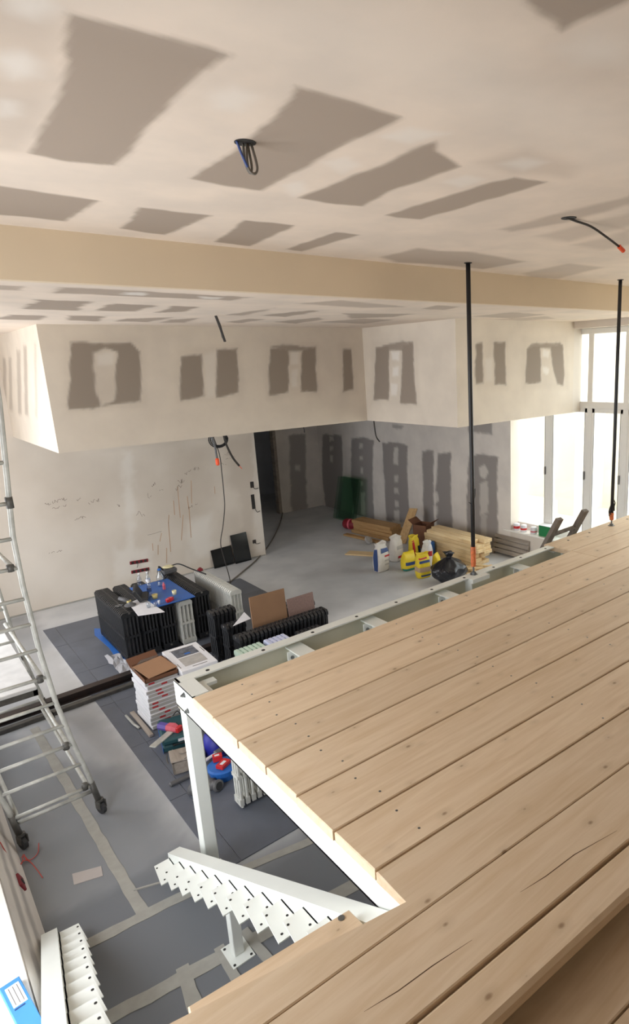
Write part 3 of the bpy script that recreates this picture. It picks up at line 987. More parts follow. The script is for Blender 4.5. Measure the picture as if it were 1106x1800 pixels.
# screws sunk along the board ends and joists
bm = new_bm()
lathe(bm, [(.005, -.002), (.006, .0006), (.002, .001)], n=6)
me_screw = bpy.data.meshes.new('screw')
bm.to_mesh(me_screw)
bm.free()
me_screw.materials.append(M_BOLT)
for xj in (1.30, 2.42, 3.13, 4.02):
    for k in range(6):
        for t in (.25, .75):
            yy = ye(k, xj) * (1 - t) + ye(k + 1, xj) * t
            share('screw', me_screw, deck, (xj + random.uniform(-.03, .03), yy, 0.0))

# ------------------------------------------------------------------ white steel frame carrying the deck
def sp(name, bm_, m=M_STEEL, parent=None):
    bmesh.ops.translate(bm_, vec=(0, 0, -ZD), verts=bm_.verts)
    return obj(name, bm_, m, parent or deck)


ZS = 1.166
# front channel (along the far edge): web, top and bottom flanges, lips seen from above
bm = new_bm()
y0 = 3.46
for (a, b, z0, z1) in ((y0 - .012, y0, ZS, ZD - .011), (y0 - .075, y0 - .012, ZS, ZS + .01)):
    for (xa, xb_, cut) in ((1.036, 4.55, 0), (4.55, XE, TH + .002)):
        vs_ = box(bm, (xa, a, min(z0, z1 - .02) if z0 < 1.2 else z0 - cut), (xb_, b, z1 - (cut if z1 > 1.3 else 0)))
        for v in vs_:
            v.co.y += 0.011 * (v.co.x - 1.02)
sp('edge_beam', bm, M_STEELIN)
bm = new_bm()
for (xa, xb_, zt) in ((1.036, 4.55, ZD), (4.55, XE, ZD - TH - .002)):
    vs_ = box(bm, (xa, y0 - .075, zt - .010), (xb_, y0, zt))
    for v in vs_:
        v.co.y += 0.011 * (v.co.x - 1.02)
sp('top_flange', bm, M_STEEL)
# side channel below the board ends
bm = new_bm()
box(bm, (1.034, 1.34, ZS), (1.050, 3.46, ZD - TH - .0005))
box(bm, (1.034, 3.178, ZD - TH - .002), (1.050, 3.46, ZD))
box(bm, (1.034, 3.178, ZD - .01), (1.125, 3.46, ZD - .0005))
box(bm, (1.034, 1.34, ZS), (1.10, 3.46, ZS + .01))
sp('side_beam', bm)
# corner cleat
bm = new_bm()
prism(bm, [(1.105, 3.385), (1.235, 3.385), (1.235, 3.33), (1.17, 3.33), (1.17, 3.18), (1.105, 3.18)], ZD - .055, ZD - .035)
sp('corner_cleat', bm)
# joists with end plates
for xj in (1.80, 2.40, 3.12, 4.01, 4.70, 5.5, 6.3):
    bm = new_bm()
    box(bm, (xj - .055, 1.09, ZD - TH - .010), (xj + .055, 3.45, ZD - TH - .001))
    box(bm, (xj - .006, 1.09, ZS), (xj + .006, 3.45, ZD - TH - .010))
    box(bm, (xj - .035, 1.09, ZS), (xj + .035, 3.45, ZS + .008))
    j = sp('joist', bm)
    bm = new_bm()
    box(bm, (xj - .075, 3.385, ZS + .02), (xj - .012, 3.393, ZD - TH - .012))
    sp('end_plate', bm, M_STEEL, j)
    bm = new_bm()
    lathe(bm, [(.013, 0), (.013, .008), (.007, .009), (.007, .016)], n=6, M=T(xj - .045, 3.385, ZD - .10, rx=math.radians(90)))
    sp('bolt', bm, M_BOLT, j)
# near edge beam and stair trimmer
bm = new_bm()
box(bm, (0.05, 1.08, ZS - .02), (XE, 1.12, ZD - TH - .012))
sp('near_beam', bm)
# bolts in the corner plate and holes along the channel
for (px, pz, yy) in ((1.034, 1.294, 3.30), (1.034, 1.206, 3.275)):
    bm = new_bm()
    lathe(bm, [(.017, 0), (.017, .004), (.012, .005), (.012, .014), (.007, .015), (.007, .022)], n=6, M=T(px, yy, pz, ry=math.radians(-90)))
    sp('bolt', bm, M_BOLT)
for k in range(16):
    xh = 1.22 + k * .36
    bm = new_bm()
    lathe(bm, [(.012, 0), (.012, .0012)], n=10, M=T(xh, y0 - .045 + .011 * (xh - 1.02), ZD))
    sp('bolt_hole', bm, M_DARKHOLE)
# corner post
bm = new_bm()
cbox(bm, (1.040, 3.355, 0.012), (1.122, 3.437, ZS), .006)
sp('post', bm)
bm = new_bm()
box(bm, (1.005, 3.305, 0), (1.165, 3.465, .012))
sp('base_plate', bm)
bm = new_bm()
cbox(bm, (6.85, 3.36, 0.0), (6.93, 3.44, ZS), .006)
sp('post', bm)
for xx in (1.6, 6.85):
    bm = new_bm()
    cbox(bm, (xx, 1.06, 0.0), (xx + .08, 1.14, ZS - .02), .006)
    sp('post', bm)


# hanger rods
def hanger(x, y, label, tape_z0, tape_z1, frayed):
    r = thing('hanger_rod', label, 'rod', (x, y, ZD))
    bm_ = new_bm()
    tube(bm_, [(0, 0, .10), (0.004, 0, .8), (.0, 0, 1.6), (0.0, 0, ZC - ZD)], .0175, 10)
    obj('sheath', bm_, M_BLACKROD, r, smooth=True)
    bm_ = new_bm()
    tube(bm_, [(0, 0, -.03), (0, 0, .12)], .008, 8)
    obj('threaded_end', bm_, M_BOLT, r)
    bm_ = new_bm()
    lathe(bm_, [(.034, 0), (.034, .004), (.02, .0045), (.02, .022), (.009, .024)], n=6)
    obj('nut', bm_, M_BOLT, r)
    bm_ = new_bm()
    rr = [.02, .0225, .0205, .023, .02]
    tube(bm_, [(0, 0, tape_z0 + (tape_z1 - tape_z0) * i / 4) for i in range(5)], .017, 10, radii=rr)
    obj('tape', bm_, M_ORANGETAPE, r)
    bm_ = new_bm()
    lathe(bm_, [(.03, ZC - ZD - .004), (.03, ZC - ZD)], n=12)
    obj('ceiling_hole', bm_, M_DARKHOLE, r)
    bm_ = new_bm()
    if frayed:
        for q in range(7):
            a = q * .9
            tube(bm_, [(.013 * math.cos(a), .013 * math.sin(a), .16 + .02 * q), (.03 * math.cos(a), .03 * math.sin(a), .10 + .024 * q), (.024 * math.cos(a + .6), .024 * math.sin(a + .6), .06 + .02 * q)], .006, 5)
    else:
        tube(bm_, [(.013, 0, .62), (.03, 0, .66), (.032, 0, .72)], .005, 5)
        tube(bm_, [(-.012, 0, .60), (-.04, 0, .62)], .003, 5)
    obj('tie_wire', bm_, M_BLACKROD, r)
    return r


hanger(3.495, 3.445, 'black sheathed hanger rod by the open joists, orange tape at its foot', .07, .24, False)
hanger(5.56, 3.45, 'black sheathed hanger rod in front of the windows, frayed at its foot', .06, .14, True)
# saddle bracket under the first rod
bm = new_bm()
box(bm, (3.40, 3.36, ZD - .04), (3.60, 3.46, ZD - .004))
box(bm, (3.41, 3.385, ZS), (3.42, 3.46, ZD - .04))
sp('saddle_bracket', bm)


# ------------------------------------------------------------------ stair: two stringers with tread brackets, support post, top tread
def stringer(name, label, far, near, side, wplate, n, hgt=.13):
    far, near = Vector(far), Vector(near)
    d = near - far
    s = thing(name, label, 'stair stringer', far, group='stair stringers')
    hd = Vector((d.x, d.y, 0)).normalized()
    nx = Vector((hd.y, -hd.x, 0))
    if nx.x * side < 0:
        nx = -nx
    th = .075
    bm_ = new_bm()
    up = Vector((0, 0, hgt))
    # slanting rectangular beam, cut plumb at both ends
    A = [Vector((0, 0, 0)), -nx * th, -nx * th - up, -up]
    loft(bm_, [[tuple(p) for p in A], [tuple(p + d) for p in A]])
    obj('beam', bm_, M_STEEL, s)
    for i in range(n):
        t0 = (i + .15) / (n + .2)
        t1 = (i + 1.12) / (n + .2)
        a = d * t0
        b = d * t1
        zt = a.z - .03
        bm_ = new_bm()
        # horizontal tread plate plus the upright cleat welded to the beam
        P0 = Vector((a.x, a.y, zt))
        L = Vector((b.x - a.x, b.y - a.y, 0))
        q = [P0, P0 + L, P0 + L + nx * wplate * 1.08, P0 + nx * wplate * .86]
        loft(bm_, [[tuple(v - Vector((0, 0, .006))) for v in q], [tuple(v) for v in q]])
        q2 = [P0 + nx * .001, P0 + L + nx * .001, P0 + L + nx * .007, P0 + nx * .007]
        loft(bm_, [[tuple(v - Vector((0, 0, .075))) for v in q2], [tuple(v) for v in q2]])
        br = obj('tread_bracket', bm_, M_STEEL, s)
        bm_ = new_bm()
        for u_, w_ in ((.16, .8), (.84, .8), (.5, .25)):
            c = P0 + L * u_ + nx * (wplate * w_)
            lathe(bm_, [(.006, 0), (.006, .0008)], n=8, M=T(c.x, c.y, c.z))
        obj('bolt_hole', bm_, M_DARKHOLE, br)['kind'] = 'stuff'
    return s


stringer('stair_stringer', 'white steel stair stringer rising to the corner of the platform', (.895, 3.60, .135), (.953, 1.35, 1.27), -1, .11, 12)
stringer('stair_stringer', 'white steel stair stringer along the low sill wall, bottom left corner', (.262, 3.50, .12), (.085, 1.66, 1.16), 1, .115, 12)
t = tag(plank([(0.39, 1.617), (0.935, 1.564), (0.937, 1.45), (.948, 1.36), (.36, 1.40)], parent=None, z0=1.166, z1=1.208), 'pale wooden top tread of the stair, one screw in its end', 'stair tread')
t.name = 'stair_tread'
bm = new_bm()
lathe(bm, [(.012, 1.208), (.012, 1.211), (.006, 1.2115)], n=10, M=T((0.896, 1.551)[0], (0.896, 1.551)[1], 0))
obj('screw', bm, M_BOLT, t)

spst = thing('support_post', 'short white steel post on a bolted base plate under the stair', 'post', (.955, 2.775, 0))
bm = new_bm()
cbox(bm, (-.028, -.028, .008), (.028, .028, .405), .004)
obj('tube', bm, M_STEEL, spst)
bm = new_bm()
box(bm, (-.062, -.085, 0), (.062, .075, .008))
bp = obj('base_plate', bm, M_STEEL, spst)
for sx in (-.047, .047):
    for sy in (-.068, .058):
        bm = new_bm()
        lathe(bm, [(.0075, .008), (.0075, .010)], n=8, M=T(sx, sy, 0))
        obj('bolt', bm, M_DARKHOLE, bp)

# ------------------------------------------------------------------ scaffold tower
sc = thing('scaffold_tower', 'tall paint-spattered tubular scaffold tower on castors at the left', 'scaffold', (.5, 5.3, 0))


def sct(name, paths, r=.018, m=M_GALV, parent=sc, n=8):
    bm_ = new_bm()
    for p in paths:
        tube(bm_, [(a - .5, b - 5.3, c) for a, b, c in p], r, n)
    return obj(name, bm_, m, parent, smooth=True)


def legx(z, xb):
    pts = [(0.0, 0.0), (.31, -.045), (.63, -.105), (.93, -.152), (1.33, -.187), (1.77, -.205), (2.1, -.205), (2.9, -.14), (3.4, -.12)]
    for (z0, a), (z1, b) in zip(pts[:-1], pts[1:]):
        if z <= z1:
            return xb + a + (b - a) * (z - z0) / (z1 - z0)
    return xb + pts[-1][1]


XN, XN2, YNF, YFF = .742, .262, 4.5, 6.1
ZZ = [.11, .31, .63, .93, 1.33, 1.77, 2.1, 2.5, 2.9, 3.3]
for xb, yy in ((XN, YNF), (XN2, YNF), (XN, YFF), (XN2, YFF)):
    sct('leg', [[(legx(z, xb), yy, z) for z in ZZ]], .0155)
    # adjustable foot and castor
    sct('foot_sleeve', [[(legx(.10, xb), yy, .10), (legx(.26, xb), yy, .26)]], .020, M_GALVDARK)
    c = thing('castor', '', '')
    for kk in ('label', 'category'):
        del c[kk]
    c.parent = sc
    c.location = (legx(.05, xb) - .5, yy - 5.3, 0)
    bm = new_bm()
    lathe(bm, [(.034, -.015), (.042, -.012), (.042, .012), (.034, .015)], n=16, M=T(0, -.012, .042, ry=math.radians(90), rz=.4))
    obj('wheel', bm, M_RUBBER, c, smooth=False)
    bm = new_bm()
    for s in (-1, 1):
        box(bm, (s * .022 - .003, -.03, .04), (s * .022 + .003, .02, .10), M=T(0, 0, 0, rz=.4))
    lathe(bm, [(.026, .095), (.026, .112)], n=10)
    obj('fork', bm, M_GALVDARK, c)
for z in (.236, .43, .60, .755, .934, 1.13, 1.33, 1.511, 1.686, 1.891, 2.08, 2.3, 2.55, 2.8):
    sct('rung', [[(legx(z, XN2), YNF, z), (legx(z, XN), YNF, z)]], .0125)
sct('rung', [[(legx(.18, XN2), YNF + .02, .18), (legx(.18, XN), YNF + .02, .18)]], .013)
for z in (.25, .55, .85, 1.15, 1.45, 1.75, 2.05, 2.35):
    sct('rung', [[(legx(z, XN2), YFF, z), (legx(z, XN), YFF, z)]], .0125)
for (za, zb) in ((.16, .25), (.50, .60), (1.02, 1.13), (1.80, 1.90)):
    b = sct('brace', [[(legx(za, XN) - .03, YFF, za), (legx(zb, XN) - .03, YNF, zb)]], .014)
    sct('coupler', [[(legx(zb, XN) - .045, YNF, zb - .022), (legx(zb, XN) - .045, YNF, zb + .022)]], 0.021, M_GALVDARK, b)
for (za, zb) in ((.9, .22), (1.9, 1.1)):
    sct('brace', [[(legx(za, XN2), YFF, za), (legx(zb, XN2) + .03, YNF, zb)]], .013)
sct('coupler', [[(legx(2.3, XN), YNF, 2.27), (legx(2.3, XN), YNF, 2.34)]], 0.021, M_GALVDARK)
bm = new_bm()
cbox(bm, (legx(.72, XN2) - .5 - .02, 4.72 - 5.3 + .6, .70), (legx(.72, XN) - .5 - .03, 6.75 - 5.3, .73), .004)
pl = obj('platform', bm, M_PLATFORM, sc)
bm = new_bm()
x0_, x1_ = legx(.7, XN2) - .52, legx(.7, XN) - .53
for a, b in ((x0_, x0_ + .03), (x1_ - .03, x1_)):
    box(bm, (a, .02, .655), (b, 1.45, .70))
box(bm, (x0_, .02, .655), (x1_, .05, .70))
obj('platform_rail', bm, M_GALVDARK, pl)

# dark steel section lying on the floor under the tower
bm = new_bm()
L = 2.5
prof = [(-.045, 0), (.045, 0), (.045, .01), (.006, .01), (.006, .07), (.045, .07), (.045, .08), (-.045, .08), (-.045, .07), (-.006, .07), (-.006, .01), (-.045, .01)]
prism(bm, prof, -.35, 2.35, M=Matrix(((0, 0, 1, 0), (1, 0, 0, 0), (0, 1, 0, 0), (0, 0, 0, 1))))
tag(obj('steel_beam', bm, M_RUST, loc=(.42, 6.40, 0.0), rot=(0, 0, .035)),
    'long dark rusty steel I-beam lying across the floor behind the scaffold wheels', 'steel beam')
bm = new_bm()
cbox(bm, (-.30, -.03, 0), (.95, .03, .04), .004)
tag(obj('steel_tube', bm, M_GALVDARK, loc=(.62, 6.235, .0), rot=(0, 0, .04)), 'short grey square steel tube lying beside the rusty I-beam', 'steel tube')

# long drying cracks in the near planks
for pts in (((0.713, 1.155), (0.818, 1.135), (0.938, 1.124), (1.083, 1.102)), ((1.325, 1.114), (1.439, 1.096), (1.588, 1.085), (1.798, 1.043))):
    bm = new_bm()
    a = [Vector(p) for p in pts]
    n = len(a)
    up_ = [(p.x, p.y + .0016 * math.sin(math.pi * i / (n - 1)) + .0002) for i, p in enumerate(a)]
    dn_ = [(p.x, p.y - .0016 * math.sin(math.pi * i / (n - 1)) - .0002) for i, p in enumerate(a)]
    prism(bm, up_ + dn_[::-1], 0.0, .0004)
    obj('drying_crack', bm, mat('crack_brown', srgb(92, 68, 46), .9), deck)


# ------------------------------------------------------------------ cast-iron radiators
SECTION = {}
M_DUSTY = mat('dusty_iron', srgb(104, 102, 98), .8, noise=.3, scale=30)


def section_mesh(depth, height, cols, m, pitch=.045):
    """one column section: slotted loop with rounded shoulders, standing in the local x-z plane (thin along y)"""
    key = (depth, height, cols, m.name)
    if key in SECTION:
        return SECTION[key]
    bm_ = new_bm()
    t = pitch * .33
    cw = depth / (cols * 1.62)
    bar = .055
    # columns
    for i in range(cols):
        cx = -depth / 2 + cw / 2 + i * (depth - cw) / max(1, cols - 1)
        tube(bm_, [(cx, 0, .035), (cx, 0, height - .03)], cw / 2, 6, cap=False)
    # bottom, middle and top headers, shoulders rounded
    for (z0, z1, rnd) in ((.02, .02 + bar, False), (height * .5 - .014, height * .5 + .014, False), (height - bar, height, True)):
        c = .022 if rnd else .004
        prof = [(-depth / 2, z0), (depth / 2, z0), (depth / 2, z1 - c), (depth / 2 - c, z1), (-depth / 2 + c, z1), (-depth / 2, z1 - c)]
        a = [bm_.verts.new((p[0], -t, p[1])) for p in prof]
        b = [bm_.verts.new((p[0], t, p[1])) for p in prof]
        bm_.faces.new(a)
        bm_.faces.new(b[::-1])
        for i in range(6):
            j = (i + 1) % 6
            bm_.faces.new((a[i], b[i], b[j], a[j]))
    bmesh.ops.recalc_face_normals(bm_, faces=bm_.faces)
    me = bpy.data.meshes.new('section')
    bm_.to_mesh(me)
    bm_.free()
    me.materials.append(m)
    SECTION[key] = me
    return me


def radiator(label, loc, rz, n, depth, height, cols, m, group='old cast-iron radiators', pitch=.045, feet=True):
    """sections stacked along local +y from the origin"""
    r = thing('cast_iron_radiator', label, 'radiator', loc, rz, group)
    me = section_mesh(depth, height, cols, m, pitch)
    for i in range(n):
        share('section', me, r, (0, pitch * (i + .5), 0))
    # hubs that join the sections, top and bottom
    for z in (.05, height - .012):
        bm_ = new_bm()
        tube(bm_, [(0, .004, z), (0, pitch * n - .004, z)], .012, 8)
        obj('hub', bm_, M_DUSTY if m is M_BLACKIRON else m, r)
    if feet:
        for yy in (pitch * .5, pitch * (n - .5)):
            for sx in (-1, 1):
                bm_ = new_bm()
                tube(bm_, [(sx * depth * .38, yy, .03), (sx * depth * .45, yy, .008)], .010, 6)
                obj('foot', bm_, m, r)
    return r


HN = .0115
radiator('long black cast-iron radiator at the left end of the block, under the grinder', (1.69, 6.80, HN), 0, 23, .17, .56, 5, M_BLACKIRON)
radiator('black cast-iron radiator second from the left, half under the paper sheet', (1.89, 6.82, HN), 0, 23, .16, .55, 5, M_BLACKIRON)
radiator('black cast-iron radiator under the blue board, next to the white radiator', (2.08, 6.82, HN), 0, 22, .16, .545, 5, M_BLACKIRON)
radiator('dirty white cast-iron radiator with its slotted end showing under the blue board', (2.275, 6.78, HN), 0, 15, .15, .53, 4, M_WHITEIRON)
radiator('black cast-iron radiator right of the blue board with a machine on its far end', (2.485, 6.82, HN), 0, 24, .17, .57, 5, M_BLACKIRON)
radiator('white cast-iron radiator at the back with a red cap on top', (2.80, 6.62, HN), 0, 24, .14, .55, 4, M_WHITEIRON)
radiator('tall narrow black radiator behind the white cartons and the standing boards', (2.29, 6.17, HN), math.radians(-90), 6, .17, .56, 4, M_BLACKIRON)
radiator('small black radiator wedged in front of the tall narrow one', (2.33, 5.93, HN), math.radians(-90), 5, .15, .47, 4, M_BLACKIRON)
radiator('long low black radiator in front of the two standing brown boards', (2.30, 5.58, HN), math.radians(-90), 23, .16, .47, 5, M_BLACKIRON)
radiator('black radiator half hidden behind the speckled board', (2.75, 5.92, HN), math.radians(-90), 14, .15, .47, 4, M_BLACKIRON)
radiator('pale green radiator just behind the white steel edge', (2.20, 5.33, HN), math.radians(-90), 6, .20, .42, 4, M_GREENIRON)
radiator('pale lilac radiator just behind the white steel edge', (2.50, 5.32, HN), math.radians(-90), 5, .18, .43, 4, M_LILACIRON)
radiator('black radiator end behind the steel edge, right of the lilac one', (2.83, 5.30, HN), math.radians(-90), 6, .16, .42, 4, M_BLACKIRON)
radiator('white cast-iron radiator standing alone under the platform', (1.455, 3.845, HN), math.radians(-90), 9, .10, .50, 3, M_WHITEIRON)

# blue protective sheet and crumpled paper under the block
bm = new_bm()
prism(bm, [(1.52, 6.6), (1.62, 6.6), (1.66, 8.05), (1.60, 8.12), (1.55, 7.9), (1.57, 7.4)], 0.006, .0105)
tag(obj('protective_sheet', bm, M_BLUE), 'blue plastic sheet peeping out beside the black radiator block', 'plastic sheet')
bm = new_bm()
rg = random.Random(3)
pts = [[(1.46 + .035 * i + rg.uniform(-.01, .01), 6.45 + .10 * j + rg.uniform(-.02, .02), .012 + rg.uniform(0, .03)) for i in range(5)] for j in range(8)]
V_ = [[bm.verts.new(p) for p in row] for row in pts]
for j in range(7):
    for i in range(4):
        bm.faces.new((V_[j][i], V_[j][i + 1], V_[j + 1][i + 1], V_[j + 1][i]))
geom = bmesh.ops.solidify(bm, geom=list(bm.faces), thickness=.004)
tag(obj('crumpled_paper', bm, M_PAPER), 'crumpled white paper on the floor by the blue sheet', 'paper')

# ------------------------------------------------------------------ on top of the radiator block
ZT = .572
bm = new_bm()
cbox(bm, (1.93, 6.72, ZT), (2.37, 7.58, ZT + .014), .003)
tag(obj('blue_board', bm, M_BLUEBOARD), 'blue board laid across the radiators as a worktop', 'board')
ZT2 = ZT + .014
bm = new_bm()
prism(bm, [(1.758, 7.041), (1.93, 7.13), (1.954, 6.487), (1.717, 6.585)], ZT2 + .001, ZT2 + .004)
tag(obj('paper_sheet', bm, M_PAPER), 'white paper sheet under the plastic cups on the blue board', 'paper')


def bottle(name, label, px, z, h=.16, r=.026, m=M_CLEAR, band=None, lean=0.0, cap=None):
    t_ = thing(name, label, 'bottle', (px[0], px[1], z), group='bottles on the radiators', rot=(lean, lean * .5, 0))
    bm_ = new_bm()
    lathe(bm_, [(r * .85, 0), (r, .008), (r, h * .28), (r * .9, h * .33), (r, h * .38), (r, h * .62), (r * .45, h * .86), (r * .38, h)], n=14)
    obj('bottle_body', bm_, m, t_, smooth=True)
    if band:
        bm_ = new_bm()
        lathe(bm_, [(r * 1.02, h * .40), (r * 1.02, h * .58)], n=14, cap=False)
        obj('label', bm_, band, t_, smooth=True)
    bm_ = new_bm()
    lathe(bm_, [(r * .46, h), (r * .46, h * 1.08)], n=10)
    obj('cap', bm_, cap or M_PAPER, t_)
    return t_


bottle('water_bottle', 'clear water bottle with a blue label standing nearest the cups', (2, 7.08), ZT2, .17, .024, band=M_BLUEPRINT)
bottle('water_bottle', 'clear water bottle behind the black case on the blue board', (2.107, 7.445), ZT2, .17, .026, band=M_PAPER)
bottle('water_bottle', 'clear water bottle leaning at the back left of the board', (2.032, 7.553), ZT2, .15, .026, lean=.12)
bottle('water_bottle', 'large clear bottle with a blue cap by the coil of hose', (2.219, 7.352), ZT2, .20, .044, band=None, cap=M_BLUE)
bottle('spray_bottle', 'small orange and blue bottle in front of the large clear one', (2.201, 7.206), ZT2, .09, .016, m=M_PINK, cap=M_BLUE)


def cup(label, px, z, r, h, m, inner=None):
    bm_ = new_bm()
    lathe(bm_, [(r * .75, 0), (r, h), (r * .92, h), (r * .70, .006)], n=14, cap=False)
    bmesh.ops.holes_fill(bm_, edges=bm_.edges)
    return tag(obj('plastic_cup', bm_, m, loc=(px[0], px[1], z), smooth=True), label, 'cup', 'cups on the blue board')


cup('clear plastic cup on the paper, left of the pair', (1.876, 6.74), ZT2 + .006, .024, .06, M_CLEAR)
cup('clear plastic cup on the paper, right of the pair', (1.94, 6.719), ZT2 + .006, .022, .05, M_CLEAR)
cup('small white cup with a pink mark at the front of the board', (1.992, 6.768), ZT2, .013, .045, M_PAPER)
cup('yellowish grey tub behind the plastic cups', (2.022, 6.981), ZT2, .032, .05, M_YELLOWISH)
cup('cream tub standing behind the red reel tool', (2.222, 6.944), ZT2, .026, .05, M_CREAM)

g_ = thing('chalk_line', 'red reel tool lying on the blue board', 'tool', (2.103, 6.771, 0.587), .5)
bm = new_bm()
loft(bm, [[(x * s, y * s * .7, z) for x, y in ((-.05, -.02), (0, -.04), (.05, -.025), (.06, .01), (.02, .04), (-.03, .035))] for s, z in ((.9, 0), (1, .012), (1, .03), (.7, .04))])
obj('body', bm, M_RED, g_)
for dx in (-.03, .02):
    bm = new_bm()
    lathe(bm, [(.014, .036), (.014, .044), (.008, .045)], n=10, M=T(dx, -.012, 0))
    obj('wheel', bm, M_PINK, g_)
bm = new_bm()
tube(bm, [(.05, 0, .02), (.09, .02, .02), (.1, .03, .015)], .008, 6)
obj('nozzle', bm, M_GREYPL, g_)

c_ = thing('machine_case', 'open black machine case tilted up on the radiators', 'case', (1.925, 7.049, 0.61), -.35)
bm = new_bm()
cbox(bm, (-.04, -.13, 0), (.0, .13, .15), .008, M=T(0, 0, 0, ry=-.45))
obj('lid', bm, M_BLACKPL, c_)
bm = new_bm()
cbox(bm, (-.04, -.12, 0), (.05, .12, .03), .006)
obj('shell', bm, M_BLACKPL, c_)

d_ = thing('angle_grinder', 'grey angle grinder with a yellow collar on the left radiator', 'power tool', (1.735, 6.966, 0.582), .9)
bm = new_bm()
lathe(bm, [(.035, 0), (.06, .004), (.06, .012), (.03, .03), (.022, .05)], n=14, M=T(0, -.02, .008))
obj('disc_guard', bm, M_GREYPL, d_)
bm = new_bm()
tube(bm, [(0, -.02, .05), (.0, .03, .08), (.0, .09, .10)], .024, 8, radii=[.02, .026, .02])
obj('body', bm, M_GREYPL, d_, smooth=True)
bm = new_bm()
lathe(bm, [(.025, .05), (.025, .07)], n=12, M=T(0, -.01, 0))
obj('collar', bm, M_YELLOWISH, d_)

m_ = thing('hose_machine', 'grey wall chaser machine with a coil of black hose at the back', 'machine', (2.432, 7.722, 0.6), .2)
bm = new_bm()
cbox(bm, (-.10, -.06, 0), (.10, .10, .07), .02)
obj('housing', bm, M_GREYPL, m_)
bm = new_bm()
lathe(bm, [(.06, .072), (.07, .08), (.05, .09)], n=14, M=T(.02, .02, 0))
obj('cover', bm, M_CREAM, m_)
bm = new_bm()
tube(bm, smooth_path([(-.06, -.02, .05), (-.14, -.06, .14), (-.18, -.16, .10), (-.15, -.2, .02)]), .01, 6)
tube(bm, smooth_path([(.05, .02, .08), (.12, -.06, .10), (.16, -.25, .06), (.20, -.5, .02)]), .008, 6)
ho = obj('hose', bm, M_BLACKPL, m_, smooth=True)
ho['kind'] = 'stuff'
bm = new_bm()
lathe(bm, [(.035, 0), (.035, .02), (.022, .03), (.015, .04)], n=12)
tag(obj('red_tin', bm, M_DARKRED, loc=(2.79, 7.619, 0.57)), 'small red tin lying on the end of the white back radiator', 'tin')
bm = new_bm()
cbox(bm, (-.03, -.03, 0), (.03, .03, .02), .006)
tag(obj('plastic_scrap', bm, M_CLEAR, loc=(1.664, 7.066, 0.575), rot=(0, .1, .6)), 'crumpled scrap of clear plastic on the leftmost radiator', 'plastic scrap')

# two boards standing behind the long low radiator
bm = new_bm()
cbox(bm, (0, 0, 0), (.40, .014, .755), .002)
tag(obj('hardboard_sheet', bm, M_HARD, loc=(2.56, 5.695, .010), rot=(math.radians(-6), math.radians(1), .0)), 'tall brown hardboard sheet standing behind the low black radiator', 'board')
bm = new_bm()
cbox(bm, (0, 0, 0), (.32, .016, .615), .002)
tag(obj('speckled_board', bm, M_HARD2, loc=(2.99, 5.70, .010), rot=(math.radians(-6), 0, -.0)), 'shorter speckled mauve board standing right of the brown sheet', 'board')
bm = new_bm()
prism(bm, [(0, 0), (.20, .14), (.20, .0)], 0, .004)
tag(obj('paper_offcut', bm, M_PAPER, loc=(2.38, 5.80, .50), rot=(.25, -.1, .0)), 'white paper offcut lying over the small black radiators', 'paper')

# ------------------------------------------------------------------ stacked tile cartons
rg = random.Random(11)
zc_ = .012
NB = 12
bh = .0375
for i in range(NB):
    dx, dy = rg.uniform(-.008, .008), rg.uniform(-.008, .008)
    lab = ('lowest' if i == 0 else 'topmost' if i == NB - 1 else ['', 'second', 'third', 'fourth', 'fifth', 'sixth', 'seventh', 'eighth', 'ninth', 'tenth', 'eleventh'][i])
    t_ = thing('tile_carton', 'flat white tile carton, %s of the stack beside the radiators' % (lab if i in (0, NB - 1) else lab + ' from the floor'), 'carton', (1.49 + dx, 5.48 + dy, zc_ + i * bh), rg.uniform(-.025, .025), 'stacked tile cartons')
    bm = new_bm()
    cbox(bm, (-.14, -.19, .001), (.14, .19, bh - .0015), .003)
    obj('carton', bm, M_WHITECARD, t_)
    bm = new_bm()
    box(bm, (-.135, -.1915, .006), (.135, -.19, bh - .007))
    ed = obj('printed_edge', bm, M_GREYCARD, t_)
    bm = new_bm()
    x0 = rg.choice((-.11, -.06, -.02))
    box(bm, (x0, -.1925, .010), (x0 + .05, -.1915, bh - .012))
    obj('red_mark', bm, M_REDPRINT, ed)
ztop = zc_ + NB * bh
o_ = thing('open_carton', 'open brown carton with torn flaps on top of the white stack', 'carton', (1.49, 5.47, ztop))
bm = new_bm()
for lo, hi in (((-.14, -.19, 0), (.14, -.185, .035)), ((-.14, .185, 0), (.14, .19, .035)), ((-.14, -.19, 0), (-.135, .19, .035)), ((.135, -.19, 0), (.14, .19, .035)), ((-.14, -.19, 0), (.14, .19, .004))):
    box(bm, lo, hi)
obj('tray', bm, M_CARD2, o_)
bm = new_bm()
box(bm, (-.13, -.005, 0), (.13, .0, .27), M=T(.02, -.175, .04, rx=math.radians(-84), rz=.18))
obj('flap', bm, M_CARD, o_)
bm = new_bm()
box(bm, (-.13, -.003, 0), (.13, .003, .10), M=T(-.02, .185, .02, rx=math.radians(-55), rz=.1))
obj('flap', bm, M_CARD2, o_)
bm = new_bm()
prism(bm, [(-.19, .02), (-.05, .20), (.12, .20), (-.10, .02), (-.08, -.08)], .052, .054)
obj('film', bm, M_CLEAR, o_)

